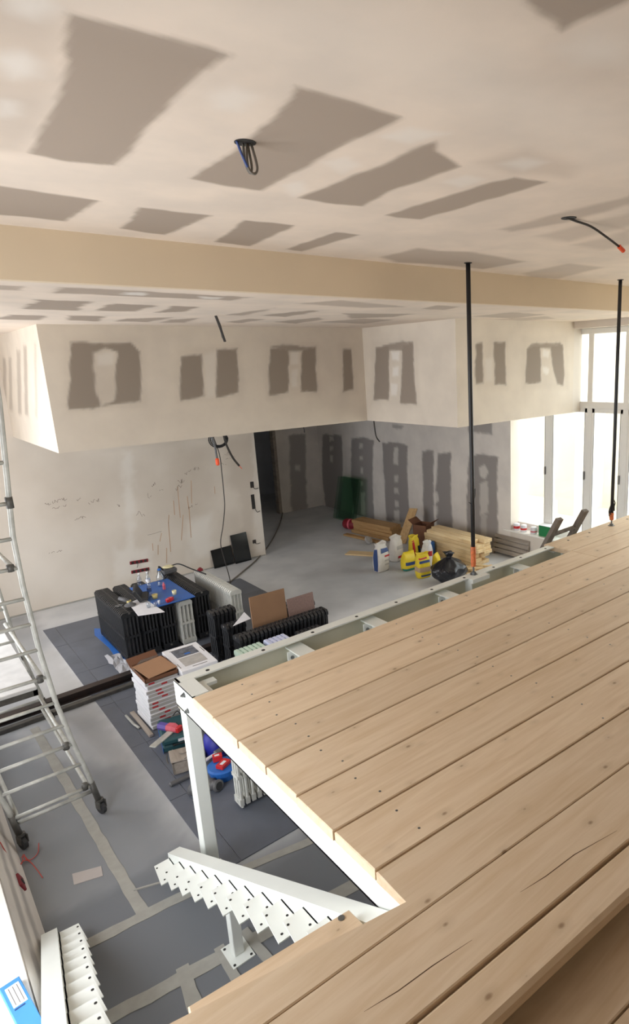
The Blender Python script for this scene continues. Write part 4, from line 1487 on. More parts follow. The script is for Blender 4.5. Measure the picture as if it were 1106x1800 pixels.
p_ = thing('boxed_panel', 'white flat box with a window picture, lying right of the carton stack', 'box', (1.80, 5.46, .0), -.03)
bm = new_bm()
cbox(bm, (-.15, -.25, .012), (.15, .25, .46), .004)
obj('support_carton', bm, M_WHITECARD, p_)
bm = new_bm()
cbox(bm, (-.16, -.27, .46), (.16, .27, .50), .004)
lid = obj('box_lid', bm, M_WHITECARD, p_)
bm = new_bm()
box(bm, (-.10, .02, .5), (.10, .20, .502))
obj('picture', bm, mat('dark_picture', srgb(52, 56, 66), .3, noise=.5, scale=26, col2=srgb(120, 124, 136)), lid)
bm = new_bm()
box(bm, (-.10, -.19, .5), (.10, .0, .502))
obj('grey_inset', bm, M_GREYCARD, lid)
for (a, b) in (((-.11, .205), (.11, .212)), ((-.145, -.2), (-.138, -.1)), ((.138, 0), (.145, .12)), ((-.05, -.235), (.08, -.225))):
    bm = new_bm()
    box(bm, (a[0], a[1], .5), (b[0], b[1], .5015))
    obj('print_line', bm, M_GASKET, lid)
bm = new_bm()
box(bm, (-.02, .05, .502), (.03, .08, .5025))
obj('blue_mark', bm, M_BLUE, lid)

# ------------------------------------------------------------------ tools in front of the cartons
bm = new_bm()
cbox(bm, (1.295, 5.2, .008), (1.332, 5.72, .03), .003)
tag(obj('pallet_batten', bm, M_GREYWOOD), 'grey wooden batten on the floor along the carton stack', 'batten')
bm = new_bm()
tube(bm, [(1.255, 5.70, .02), (1.26, 5.50, .02), (1.275, 5.40, .02)], .012, 6)
tag(obj('metal_handle', bm, M_GALV, smooth=True), 'bent pale metal bar lying left of the carton stack', 'bar')

k_ = thing('tool_case', 'dark teal power tool case beside the carton stack', 'tool case', (1.437, 5.018, 0.01), -.22)
bm = new_bm()
cbox(bm, (-.10, -.17, 0), (.15, .20, .055), .012)
obj('lower_shell', bm, M_TEAL, k_)
bm = new_bm()
cbox(bm, (-.10, -.17, .057), (.15, .20, .11), .014)
obj('upper_shell', bm, M_TEAL, k_)
bm = new_bm()
tube(bm, [(-.02, -.175, .06), (-.02, -.20, .065), (.07, -.20, .065), (.07, -.175, .06)], .009, 6)
obj('handle', bm, M_BLACKPL, k_)
bm = new_bm()
box(bm, (.02, -.172, .07), (.10, -.1695, .095))
obj('name_plate', bm, M_PAPER, k_)
bm = new_bm()
box(bm, (-.102, -.17, 0), (-.10, .2, .04))
obj('blue_edge', bm, M_BLUE, k_)
f_ = thing('sander', 'violet and red handheld sander lying on the teal case', 'power tool', (1.405, 5.023, 0.12), .5)
bm = new_bm()
loft(bm, [[(x, y, z) for x, z in ((-.028, 0), (.028, 0), (.032, .02), (.02, .045), (-.02, .045), (-.032, .02))] for y in (.0, .09)])
obj('grip', bm, M_PURPLE, f_)
bm = new_bm()
loft(bm, [[(x * s, y, z * s) for x, z in ((-.028, 0), (.028, 0), (.034, .02), (.024, .05), (-.024, .05), (-.034, .02))] for y, s in ((-.10, .8), (-.06, 1.1), (0, 1))])
obj('nose', bm, M_PINK, f_)
bm = new_bm()
cbox(bm, (-.03, -.13, 0), (.03, -.10, .05), .006)
obj('cuff', bm, M_RED, f_)
bm = new_bm()
cbox(bm, (-.11, -.03, 0), (.11, .03, .012), .003)
tag(obj('smoothing_trowel', bm, M_GALV, loc=(1.308, 4.903, 0.12), rot=(0, 0, .55)), 'grey metal trowel blade lying on the teal case', 'trowel')
bm = new_bm()
tube(bm, smooth_path([(1.509, 5.202, 0.125), (1.558, 5.221, 0.14), (1.555, 5.116, 0.12), (1.504, 5.007, 0.12), (1.493, 5.079, 0.12)]), .004, 6)
tag(obj('power_cord', bm, M_BLACKPL, smooth=True), 'thin black cord curling on the teal case by the post', 'cord')
bm = new_bm()
tube(bm, smooth_path([(1.426, 4.58, 0.13), (1.347, 4.586, 0.13), (1.362, 4.89, 0.01), (1.29, 4.78, 0.01), (1.29, 4.628, 0.01), (1.348, 4.504, 0.13), (1.397, 4.506, 0.13)]), .0035, 6)
tag(obj('power_cord', bm, M_GREYCABLE, smooth=True), 'thin grey cord looping over the wooden crate lid', 'cord')
bm = new_bm()
cbox(bm, (-.10, -.10, 0), (.12, .10, .012), .003, M=T(0, 0, .10, rx=-.08, ry=.05))
box(bm, (-.09, -.09, .005), (-.075, .09, .10))
box(bm, (.09, -.09, .005), (.105, .09, .10))
box(bm, (-.09, -.09, .005), (.105, -.075, .10))
tag(obj('wooden_crate', bm, M_GREYWOOD, loc=(1.367, 4.595, 0.008), rot=(0, 0, -.25)), 'small upturned wooden crate left of the white post', 'crate')
bm = new_bm()
cbox(bm, (-.11, -.018, 0), (.11, .018, .03), .008)
tag(obj('spirit_level', bm, M_GREYPL, loc=(1.296, 4.422, 0.008), rot=(0, 0, .03)), 'dark grey bar with a slot lying on the dark tiles by the post', 'spirit level')
for q, (px, lab) in enumerate((((1.305, 4.191, 0.045), 'left of the white post'), ((1.421, 4.148, 0.045), 'right of the white post'))):
    r_ = thing('cable_reel', 'small grey reel lying on its side just %s' % lab, 'reel', px, .35, 'grey reels by the post')
    bm = new_bm()
    lathe(bm, [(.030, -.05), (.045, -.048), (.048, -.02), (.036, -.015), (.036, .03), (.046, .035), (.044, .05)], n=16, M=T(0, 0, 0, rx=math.radians(80)))
    obj('reel_body', bm, M_GREYPL, r_, smooth=True)
    bm = new_bm()
    lathe(bm, [(.03, .05), (.03, .053)], n=14, M=T(0, 0, 0, rx=math.radians(80)))
    obj('end_cap', bm, M_DARKRED if q == 0 else M_RUBBER, r_)
u_ = thing('blue_tub', 'round blue tub with a domed lid under the platform edge', 'tub', (1.534, 4.253, 0.008))
bm = new_bm()
lathe(bm, [(.085, 0), (.10, .05), (.10, .08)], n=24)
obj('tub_body', bm, M_BLUE, u_, smooth=False)
bm = new_bm()
lathe(bm, [(.112, .078), (.114, .092), (.10, .10), (.03, .106)], n=24)
obj('lid', bm, M_BLUE, u_)
for q, (px, sx, sy, rz, lab) in enumerate((((1.533, 4.222, 0.115), .05, .032, .5, 'red and white cardboard box lying flat on the blue tub'), ((1.531, 4.321, 0.115), .035, .025, -.3, 'small red box standing beside the flat one on the tub'))):
    s_ = thing('small_box', lab, 'box', px, rz)
    bm = new_bm()
    cbox(bm, (-sx, -sy, 0), (sx, sy, .03 + q * .015), .002)
    obj('carton', bm, M_RED, s_)
    bm = new_bm()
    box(bm, (-sx * .6, -sy * .5, .03 + q * .015), (sx * .4, sy * .3, .0312 + q * .015))
    obj('white_panel', bm, M_PAPER, s_)
w_ = thing('hand_tool', 'white handled tool head lying on the blue tub', 'tool', (1.505, 4.388, 0.11), .2)
bm = new_bm()
tube(bm, [(-.05, 0, .01), (.05, .01, .012)], .010, 8, radii=[.014, .008])
obj('handle', bm, M_PAPER, w_)
bm = new_bm()
cbox(bm, (.04, -.02, 0), (.10, .03, .03), .008)
obj('head', bm, M_GREYPL, w_)
bm = new_bm()
rg = random.Random(4)
loft(bm, [[((.10 * s) * math.cos(a) * (1 + .12 * math.sin(3 * a + z * 30)), (.13 * s) * math.sin(a) * (1 + .1 * math.cos(2 * a)), z) for a in [i * math.pi / 8 for i in range(16)]] for s, z in ((.9, 0), (1, .05), (.95, .12), (.7, .17), (.3, .19))])
tag(obj('blue_sack', bm, M_DEEPBLUE, loc=(1.625, 4.588, 0.008), smooth=True), 'deep blue plastic sack behind the tub and the post', 'sack')


# ------------------------------------------------------------------ against the back wall
bm = new_bm()
cbox(bm, (-.165, 0, 0), (.165, .012, .30), .001)
tag(obj('black_tile', bm, M_BLACKTILE, loc=(3.79, YB - .06, .004), rot=(math.radians(-8), math.radians(-3), -.02)), 'square black polished tile leaning on the wall, the lower of two', 'tile', 'black tiles against the wall')
bm = new_bm()
cbox(bm, (-.135, 0, 0), (.135, .012, .47), .001)
tag(obj('black_tile', bm, M_BLACKTILE, loc=(4.10, YB - .085, .004), rot=(math.radians(-8), math.radians(-2), -.02)), 'tall black polished tile leaning on the wall near the doorway', 'tile', 'black tiles against the wall')
for q, (z, lab) in enumerate(((.368, 'upper dark red row of empty socket boxes in the wall'), (.232, 'lower dark red row of empty socket boxes in the wall'))):
    s_ = thing('socket_box', lab, 'socket box', (2.555, YB, z), group='socket boxes in the back wall', rot=(0, .06 if q == 0 else .04, 0))
    bm = new_bm()
    cbox(bm, (-.125, -.012, -.024), (.125, .0, .024), .004)
    obj('backing', bm, M_DARKRED, s_)
    for k in range(4):
        bm = new_bm()
        lathe(bm, [(.020, 0), (.020, .003)], n=12, M=T(-.088 + k * .058, -.012, 0, rx=math.radians(90)))
        obj('opening', bm, M_DARKHOLE, s_)
    bm = new_bm()
    tube(bm, smooth_path([(-.02 + q * .13, -.014, -.01), (-.03 + q * .13, -.03, -.05), (-.04 + q * .13, -.03, -.075)]), .004, 6)
    obj('wire_tail', bm, M_CABLE, s_)
# wall boxes by the doorway
for (px, h, lab) in (((4.416, 9.331, 1.216), .05, 'small dark wall box by the doorway, the upper one'), ((4.405, 9.331, 0.936), .12, 'long dark wall chase by the doorway with loose wires'), ((4.353, 9.331, 0.274), .03, 'rusty round pipe stub low on the wall by the doorway')):
    s_ = thing('wall_box', lab, 'wall box', (px[0], YB, px[2]))
    bm = new_bm()
    cbox(bm, (-.03, -.006, -h), (.03, .0, h), .004)
    obj('recess', bm, M_DARKHOLE if h > .035 else M_RUST, s_)
    bm = new_bm()
    tube(bm, smooth_path([(0, -.004, -h * .5), (.02, -.03, -h * 1.2), (.05, -.02, -h * 1.5), (.10, -.01, -h * 1.4)]), .005, 5)
    obj('wire_tail', bm, M_CABLE, s_)


# handwriting, drips and stains on the back wall
def strokes(name, lst, m, w=.004, seed=0):
    bm_ = new_bm()
    for (a, b) in lst:
        a, b = Vector((a[0], 0, a[1])), Vector((b[0], 0, b[1]))
        d = (b - a)
        if d.length < 1e-5:
            continue
        n_ = Vector((-d.z, 0, d.x)).normalized() * w / 2
        vs_ = [bm_.verts.new(p + Vector((0, YB - .0015, 0))) for p in (a + n_, b + n_, b - n_, a - n_)]
        bm_.faces.new(vs_)
    o = obj(name, bm_, m, wb)
    o['kind'] = 'stuff'
    return o


rg = random.Random(21)


def scribble(c, w, h, n):
    out = []
    x = c[0] - w / 2
    p = (x, c[1])
    for i in range(n):
        q = (x + w * (i + 1) / n + rg.uniform(-.01, .01), c[1] + rg.uniform(-h, h) + .10 * w * i / n)
        if rg.random() < .8:
            out.append((p, q))
        p = q
    return out


L_ = []
for c, w, h, n in (((1.651, 1.41), .25, .025, 22), ((1.68, 1.336), .16, .02, 12), ((1.921, 1.402), .05, .02, 5), ((2.1, 1.339), .14, .03, 10),
                   ((1.896, 1.146), .16, .02, 10), ((1.547, 0.744), .16, .015, 12), ((2.907, 1.443), .06, .04, 5), ((2.999, 1.352), .05, .02, 4),
                   ((2.823, 1.297), .06, .05, 5), ((2.671, 1.046), .12, .06, 8), ((2.399, 1.238), .05, .03, 5), ((3.438, 1.034), .16, .03, 9),
                   ((3.302, 1.45), .10, .05, 9), ((3.416, 1.546), .10, .04, 8), ((3.551, 1.587), .08, .04, 7), ((3.255, 1.346), .09, .05, 8),
                   ((4.065, 1.758), .10, .03, 8), ((4.103, 1.682), .16, .02, 10), ((3.975, 1.618), .10, .03, 6), ((2.827, 0.733), .20, .006, 5)):
    L_ += scribble(c, w, h, n)
strokes('pen_mark', L_, M_INK, .0045)
L_ = []
for (a, b) in (((3.364, 1.206), (3.364, 1.003)), ((3.37, 1.046), (3.343, 0.56)), ((3.064, 0.972), (3.039, 0.846)), ((3.041, 0.863), (3.015, 0.41)),
               ((3.269, 0.933), (3.194, 0.548)), ((2.776, 0.596), (2.769, 0.484)), ((2.851, 0.553), (2.832, 0.408)), ((2.966, 0.483), (2.935, 0.25)),
               ((3.241, 1.373), (3.222, 0.898)), ((3.157, 1.172), (3.145, 0.956)), ((3.453, 1.428), (3.418, 1.082)), ((2.923, 0.721), (2.882, 0.599)),
               ((3.798, 1.286), (3.793, 1.17))):
    L_ += [(a, b)]
strokes('rust_drip', L_, M_RUSTMARK, .010)

# cable bundle under the bulkhead and the long cable hanging from it
cb = thing('cable_bundle', 'bundle of coiled dark cables hanging under the bulkhead edge', 'cable bundle', (2.93, 7.05, ZB))
bm = new_bm()
for q in range(3):
    r_ = .085 + .015 * q
    tube(bm, [(.06 + r_ * math.cos(a), .01 * q, -.05 + r_ * math.sin(a) * .85) for a in [math.pi + i * math.pi / 10 for i in range(11)]], .007, 6)
    tube(bm, [(.06 - r_, .01 * q, -.05), (.06 - r_ + .01, .01 * q, .0)], .007, 6)
    tube(bm, [(.06 + r_, .01 * q, -.05), (.06 + r_ - .02, .01 * q, .0)], .007, 6)
co = obj('coil', bm, M_BLACKPL, cb, smooth=True)
co['kind'] = 'stuff'
bm = new_bm()
tube(bm, smooth_path([(-.03, 0, 0), (.0, 0, -.12), (.01, 0, -.27)]), .013, 8)
a_ = obj('sheathed_cable', bm, M_GREYPL, cb, smooth=True)
bm = new_bm()
lathe(bm, [(.012, -.35), (.022, -.34), (.022, -.28), (.014, -.265)], n=10, M=T(.01, 0, 0))
obj('connector', bm, M_ORANGE, a_)
bm = new_bm()
tube(bm, smooth_path([(.12, 0, 0), (.14, 0, -.12), (.20, 0, -.28), (.27, 0, -.39)]), .013, 8)
b_ = obj('sheathed_cable', bm, M_CABLE, cb, smooth=True)
bm = new_bm()
tube(bm, [(.27, 0, -.39), (.30, 0, -.43)], .004, 5)
obj('bare_end', bm, M_ORANGE, b_)
bm = new_bm()
tube(bm, smooth_path([(2.95, 7.12, ZB), (3.004, 7.12, 2.065), (3.007, 7.12, 1.861), (3.004, 7.12, 1.655), (2.994, 7.12, 1.447), (2.945, 7.12, 1.21), (2.892, 7.12, 1.007), (2.916, 7.12, 0.785), (2.953, 7.12, 0.534), (2.943, 7.12, 0.388), (2.903, 7.12, 0.235)]), .0055, 6)
tag(obj('hanging_cable', bm, M_CABLE, smooth=True), 'long thin dark cable hanging from the bundle down to the radiators', 'cable')
bm = new_bm()
tube(bm, smooth_path([(6.56, 12.381, 0.012), (5.786, 11.123, 0.012), (5.016, 10.031, 0.012), (4.368, 9.257, 0.012), (3.872, 8.786, 0.012), (3.387, 8.357, 0.012)]), .011, 6)
tag(obj('floor_cable', bm, M_GREYCABLE, smooth=True), 'grey cable snaking over the floor from the dark doorway', 'cable')
bm = new_bm()
tube(bm, smooth_path([(5.03, 6.78, ZB), (5.04, 6.78, ZB - .12), (5.06, 6.78, ZB - .22), (5.11, 6.78, ZB - .29)]), .009, 6)
tag(obj('wire_tail', bm, M_CABLE, smooth=True), 'short black wire hanging under the inner corner of the bulkhead', 'cable')
bm = new_bm()
tube(bm, smooth_path([(3.98 + .1, 7.0, ZB), (4.09, 7.0, ZB - .04), (4.09, 7.0, ZB - .08)]), .007, 6)
tag(obj('wire_tail', bm, M_CABLE, smooth=True, loc=(4.145, 6.85, 2.308) if False else (0, 0, 0)), 'tiny black wire stub under the bulkhead near the doorway', 'cable')
# ceiling wires
cw = thing('ceiling_wires', 'loop of grey and blue wires hanging from a round hole in the ceiling', 'cable', (1.055, 2.025, ZC))
bm = new_bm()
lathe(bm, [(.034, -.002), (.034, .0)], n=20)
obj('ceiling_hole', bm, M_DARKHOLE, cw)
for pts, m in (([(.01, 0, 0), (-.005, -.01, -.06), (.0, -.015, -.105), (.025, -.02, -.115), (.04, -.02, -.09), (.03, -.015, -.03), (.03, 0, 0)], M_GREYCABLE),
               ([(-.005, .01, 0), (-.012, 0, -.07), (.005, -.005, -.11), (.02, -.005, -.09), (.012, .0, 0)], M_GREYCABLE),
               ([(-.045, 0, 0), (-.03, -.01, -.05), (-.012, -.02, -.095)], M_BLUECABLE)):
    bm = new_bm()
    tube(bm, [Vector((p.x * .65, p.y * .8, p.z * .8)) for p in smooth_path(pts)], .0042, 6)
    obj('wire_loop', bm, m, cw, smooth=True)
cx_ = thing('ceiling_wire', 'single dark wire curving from the ceiling with an orange tip', 'cable', (2.876, 2.1, ZC))
bm = new_bm()
tube(bm, smooth_path([(-.02, 0, 0), (.06, 0, -.008), (.2, 0, -.02), (.36, 0, -.06), (.49, 0, -.098)]), .006, 6)
obj('wire', bm, M_CABLE, cx_, smooth=True)
bm = new_bm()
tube(bm, [(.48, 0, -.095), (.53, 0, -.115)], .012, 6)
obj('connector', bm, M_ORANGE, cx_)
bm = new_bm()
lathe(bm, [(.04, -.002), (.04, 0)], n=16)
obj('ceiling_hole', bm, M_DARKHOLE, cx_)
cy_ = thing('ceiling_wire', 'short pair of dark wires hanging from the lower ceiling by the bulkhead', 'cable', (2.452, 5.53, ZL))
bm = new_bm()
tube(bm, [(-.01, 0, 0), (.02, 0, -.10), (.05, 0, -.22)], .011, 6)
obj('wire', bm, M_CABLE, cy_)
bm = new_bm()
tube(bm, [(.0, .01, 0), (.03, .01, -.09), (.035, .01, -.18), (.06, .01, -.22)], .008, 6)
obj('wire', bm, M_GREYCABLE, cy_)

# ------------------------------------------------------------------ right-hand corner: glass, timber, sacks
for q in range(3):
    bm = new_bm()
    cbox(bm, (0, 0, 0), (.008, .62, .86), .001)
    tag(obj('glass_sheet', bm, M_GREENGLASS, loc=(6.72 + q * .05, 10.02 - q * .02, .004), rot=(0, math.radians(13), .0)),
        'green tinted glass sheet leaning on the far right wall, %s of three' % ('front one', 'middle one', 'back one')[q] if False else 'green tinted glass sheet leaning in the far corner, %s of three' % ('nearest', 'middle', 'rearmost')[q], 'glass sheet', 'green glass sheets')


def board(label, lo, hi, loc, rot, m, group, name='timber_board', b=.004):
    bm_ = new_bm()
    cbox(bm_, lo, hi, b)
    return tag(obj(name, bm_, m, loc=loc, rot=rot), label, 'board', group)


# packs of flooring at the back
rg = random.Random(8)
for i in range(4):
    board('brown flooring pack behind the sacks, %s of the low pile' % ('bottom', 'second', 'third', 'top')[i], (-.14, -.5, 0), (.14, .5, .062),
          (6.52 + rg.uniform(-.02, .02), 8.90 + rg.uniform(-.03, .03), .002 + i * .0635), (0, 0, .12 + rg.uniform(-.03, .03)), M_OAK, 'flooring packs', 'flooring_pack')
ro = thing('red_roll', 'dark red rolled bundle at the far end of the flooring packs', 'roll', (6.46, 9.62, .10), .3)
bm = new_bm()
lathe(bm, [(.085, -.14), (.10, -.10), (.10, .12), (.085, .16)], n=16, M=T(0, 0, 0, rx=math.radians(90)))
obj('roll', bm, M_DARKRED, ro, smooth=True)
bm = new_bm()
lathe(bm, [(.102, -.02), (.102, .02)], n=16, M=T(0, 0, 0, rx=math.radians(90)))
obj('band', bm, M_PINK, ro, smooth=True)
bm = new_bm()
lathe(bm, [(.05, 0), (.07, .008), (.075, .05), (.02, .06)], n=14)
tag(obj('grey_lid', bm, M_GREYCARD, loc=(6.06, 8.55, .06), rot=(math.radians(50), 0, .5)), 'small grey plastic lid in front of the flooring packs', 'lid')
board('pale loose board lying flat on the floor in front of the packs', (-.10, -.40, 0), (.10, .40, .02), (5.722, 8.029, 0.002), (0, 0, .55), M_PINEY, 'loose boards')
board('narrow board lying on the floor along the flooring packs', (-.05, -.5, 0), (.05, .5, .03), (6.20, 8.85, .002), (0, 0, .12), M_OAK, 'loose boards')
# leaning plank
bm = new_bm()
f_, t_ = Vector((6.473, 8.118, 0.012)), Vector((6.9, 8.269, 0.529))
u = Vector((.55, -.83, 0)) * .075
w_ = (t_ - f_).cross(u).normalized() * .012
loft(bm, [[tuple(p + u + w_), tuple(p + u - w_), tuple(p - u - w_), tuple(p - u + w_)] for p in (f_, t_)])
tag(obj('leaning_plank', bm, M_PINEZ), 'single pine plank leaning steeply against the patched wall', 'plank')
# main timber stack under the window
for i in range(7):
    for j in range(2):
        lab = ('bottom', 'second', 'third', 'fourth', 'fifth', 'sixth', 'top')[i]
        L0 = .55 + rg.uniform(-.06, .06)
        board('pine board in the sunlit stack by the window, %s layer, %s side' % (lab, ('wall', 'room')[1 - j] if j else 'room') if False else 'pine board of the stack by the window, %s layer, %s row' % (lab, ('room-side', 'wall-side')[j]),
              (-.085, -L0, 0), (.085, L0, .055), (6.50 + j * .178 + rg.uniform(-.002, .002), 6.86 + rg.uniform(-.05, .05), .002 + i * .0575), (0, 0, .0), M_PINEY, 'stacked pine boards')
# offcuts in front of the stack
OFFC = [(6.20, 6.02, 0, 1.2), (6.22, 6.14, 0, 1.25), (6.25, 6.26, 0, 1.2), (6.50, 6.05, 0, 1.5), (6.52, 6.16, 0, 1.45), (6.30, 6.38, 0, 1.3),
        (6.20, 6.12, 1, .1), (6.32, 6.14, 1, -.15), (6.44, 6.10, 1, .3), (6.26, 6.13, 2, 1.1), (6.42, 6.12, 2, .5)]
OFFL = ['nearest the orange tape', 'second from the tape', 'third from the tape', 'at the window end, near side', 'at the window end, far side', 'touching the stack',
        'laid across the tape end', 'laid across the middle', 'laid across the window end', 'topmost at the tape end', 'topmost at the window end']
for (x_, y_, l_, a_), lab in zip(OFFC, OFFL):
    board('short pine offcut in the heap, %s' % lab, (-.026, -.12, 0), (.026, .12, .024), (x_, y_, .002 + l_ * .0265), (0, 0, a_), M_PINEY, 'pine offcuts by the stack', 'pine_offcut', .002)
# grey pallet frame leaning on the wall behind
pf = thing('small_pallet', 'grey slatted pallet end leaning on the wall right of the timber', 'pallet', (7.14, 6.25, .0), 0, rot=(0, math.radians(16), 0))
for k in range(4):
    bm = new_bm()
    cbox(bm, (-.018, -.36, .04 + k * .075), (.0, .36, .10 + k * .075), .003)
    obj('slat', bm, M_GREYWOOD, pf)
for k in (-.36, .32):
    bm = new_bm()
    cbox(bm, (.0, k, .0), (.03, k + .04, .36), .003)
    obj('upright', bm, M_GREYWOOD, pf)


def sack(name, label, loc, rz, w, d, h, m, prints=(), top='fold', group='sacks by the wall', seed=1):
    """standing paper sack: bulged, dented body, pinched or open top; prints are panels proud of the paper"""
    s_ = thing(name, label, 'sack', loc, rz, group)
    rg_ = random.Random(seed)
    ph = [rg_.uniform(0, 6.28) for _ in range(6)]
    NL = 28

    def loop(sx, sy, z, off=0.0):
        out = []
        zn = z / h
        for i in range(NL):
            a = 2 * math.pi * i / NL
            c_, n_ = math.cos(a), math.sin(a)
            e_ = .42
            k = 1 + .05 * math.sin(2 * a + ph[0] + 5 * zn) + .035 * math.sin(5 * a + ph[1] - 7 * zn) + .03 * math.sin(9 * zn + ph[2])
            x_ = (sx * k + off) * math.copysign(abs(c_) ** e_, c_) + .05 * w * math.sin(3 * zn + ph[3]) * zn
            y_ = (sy * k + off) * math.copysign(abs(n_) ** e_, n_) + .06 * d * math.sin(2.5 * zn + ph[4]) * zn
            out.append((x_, y_, max(0, z + (zn > .75) * .035 * h * math.sin(2 * a + ph[5]))))
        return out
    prof = [(.92, .90, 0), (1.0, 1.0, .05), (1.05, 1.15, .28), (1.03, 1.10, .55), (.96, .88, .80)]
    prof += [(.95, .45, .92), (1.0, .12, 1.0)] if top == 'fold' else [(.80, .62, .92), (.92, .80, 1.0), (.84, .70, .995), (.72, .52, .90)]

    def size(t_):
        for (a0, b0, c0), (a1, b1, c1) in zip(prof[:-1], prof[1:]):
            if c0 <= t_ <= c1:
                u_ = (t_ - c0) / max(1e-6, c1 - c0)
                return a0 + (a1 - a0) * u_, b0 + (b1 - b0) * u_
        return prof[-1][:2]
    bm_ = new_bm()
    loft(bm_, [loop(w / 2 * a, d / 2 * b, h * c) for a, b, c in prof])
    obj('sack_body', bm_, m, s_, smooth=True)
    for (i0, i1, z0, z1, mb) in prints:
        bm_ = new_bm()
        rows = []
        for t_ in (z0, z0 * .66 + z1 * .34, z0 * .34 + z1 * .66, z1):
            a, b = size(t_)
            lp = loop(w / 2 * a, d / 2 * b, h * t_, .004)
            rows.append([bm_.verts.new(lp[i % NL]) for i in range(i0, i1 + 1)])
        for r0, r1 in zip(rows[:-1], rows[1:]):
            for q_ in range(len(r0) - 1):
                bm_.faces.new((r0[q_], r0[q_ + 1], r1[q_ + 1], r1[q_]))
        obj('print_panel', bm_, mb, s_, smooth=True)
    return s_


sack('plaster_sack', 'upright white sack with dark blue print, nearest on the open floor', (5.362, 7.239, 0.002), .15, .22, .14, .44, M_BAGPAPER, ((13, 15, .05, .8, M_BLUEPRINT), (20, 26, .68, .84, M_BLUEPRINT), (21, 26, .52, .58, M_REDPRINT), (21, 26, .36, .42, M_GREYCARD), (21, 25, .22, .28, M_GREYCARD)), 'open', seed=3)
bm = new_bm()
sack('paper_sack', 'open crumpled white paper sack behind the blue-printed one', (5.83, 7.462, 0.002), .2, .20, .15, .40, M_BAGPAPER, ((19, 24, .5, .64, M_GREYCARD), (20, 24, .15, .25, M_REDPRINT)), 'open', seed=5)
sack('yellow_sack', 'small yellow sack with a twisted top and green foot', (5.678, 6.971, 0.002), -.1, .20, .14, .28, M_YELLOW, ((14, 27, .02, .14, M_GREENPRINT), (17, 23, .32, .50, M_BLUEPRINT), (24, 27, .55, .65, M_BAGPAPER)), seed=8)
sack('yellow_sack', 'yellow sack with a beige waistband, nearest the black bin bag', (5.605, 6.56, 0.002), -.2, .20, .14, .37, M_YELLOW, ((12, 30, .27, .46, M_BEIGEBAG), (18, 25, .62, .72, M_BLUEPRINT), (17, 22, .80, .86, M_REDPRINT), (19, 25, .08, .15, M_BLUEPRINT)), 'open', seed=12)
sack('orange_sack', 'yellow and orange sack standing behind the small yellow one', (6.122, 7.358, 0.002), .3, .19, .12, .37, M_YELLOW, ((15, 19, .1, .85, M_RED), (21, 25, .15, .55, M_BLACKPL)), 'open', seed=17)
sack('white_tub_sack', 'white crumpled bag half hidden by the yellow sacks', (6.109, 7.027, 0.002), .1, .16, .11, .34, M_BAGPAPER, ((17, 21, .3, .6, M_BLACKPL),), 'open', seed=21)
bottle_y = thing('spray_can', 'white spray can poking up among the yellow sacks', 'can', (6.027, 6.868, 0.002), 0)
bm = new_bm()
lathe(bm, [(.03, 0), (.032, .01), (.032, .30), (.02, .33), (.012, .34), (.012, .36), (.018, .365), (.018, .40), (.01, .41)], n=14)
obj('can_body', bm, M_PAPER, bottle_y, smooth=True)
bm = new_bm()
lathe(bm, [(.033, .16), (.033, .24)], n=14, cap=False)
obj('label', bm, M_REDPRINT, bottle_y, smooth=True)
sack('yellow_sack', 'smallest yellow bag, leaning on the black bin bag', (5.912, 6.599, 0.002), .5, .14, .10, .28, M_YELLOW, (), seed=25)
# black bin bag
bb = thing('bin_bag', 'shiny black bin bag slumped beside the steel edge', 'bin bag', (5.703, 6.108, 0), 0)
bm = new_bm()
bmesh.ops.create_icosphere(bm, subdivisions=4, radius=1.0)
for v in bm.verts:
    x, y, z = v.co
    a = math.atan2(y, x)
    f = 1 + .07 * math.sin(5 * a + 3 * z) + .05 * math.sin(9 * a - 4 * z) + .04 * math.sin(13 * a + 9 * z)
    zz = (z + 1) / 2
    nar = 1.0 if zz < .6 else 1.0 - (zz - .6) * 1.5
    v.co = (x * .26 * f * max(.25, nar), y * .23 * f * max(.25, nar), max(0, zz ** .85 * .40 - .01))
obj('bag', bm, M_BIN, bb, smooth=True)
bm = new_bm()
loft(bm, [[(.05 * s * math.cos(a) * (1 + .3 * math.sin(4 * a)), .05 * s * math.sin(a) * (1 + .3 * math.sin(4 * a)), z) for a in [i * math.pi / 8 for i in range(16)]] for s, z in ((1.2, .34), (.6, .37), (1.1, .43), (1.5, .45))])
obj('gathered_neck', bm, M_BIN, bb, smooth=True)
# brown open box on the timber
ob_ = thing('cardboard_box', 'open dark brown cardboard box behind the yellow sacks', 'cardboard box', (6.64, 7.71, .002), .3)
bm = new_bm()
w_ = .13
for lo, hi in (((-w_, -w_, 0), (w_, -w_ + .006, .40)), ((-w_, w_ - .006, 0), (w_, w_, .40)), ((-w_, -w_, 0), (-w_ + .006, w_, .40)), ((w_ - .006, -w_, 0), (w_, w_, .40)), ((-w_, -w_, 0), (w_, w_, .006))):
    box(bm, lo, hi)
obj('walls', bm, M_CARD2, ob_)
for (rx_, ry_, tx, ty, rz_) in ((-.9, 0, 0, -w_, 0), (.9, 0, 0, w_, 0)):
    bm = new_bm()
    box(bm, (-w_, -.003, 0), (w_, .003, .12), M=T(tx, ty, .40, rx=-rx_))
    obj('flap', bm, M_CARD2, ob_)
bm = new_bm()
cbox(bm, (-.05, -.09, 0), (.05, .09, .26), .025)
tag(obj('blue_wrap', bm, M_BLUE, loc=(6.33, 7.22, .002), rot=(0, 0, .2)), 'blue plastic wrapping between the brown box and the timber', 'wrapping')

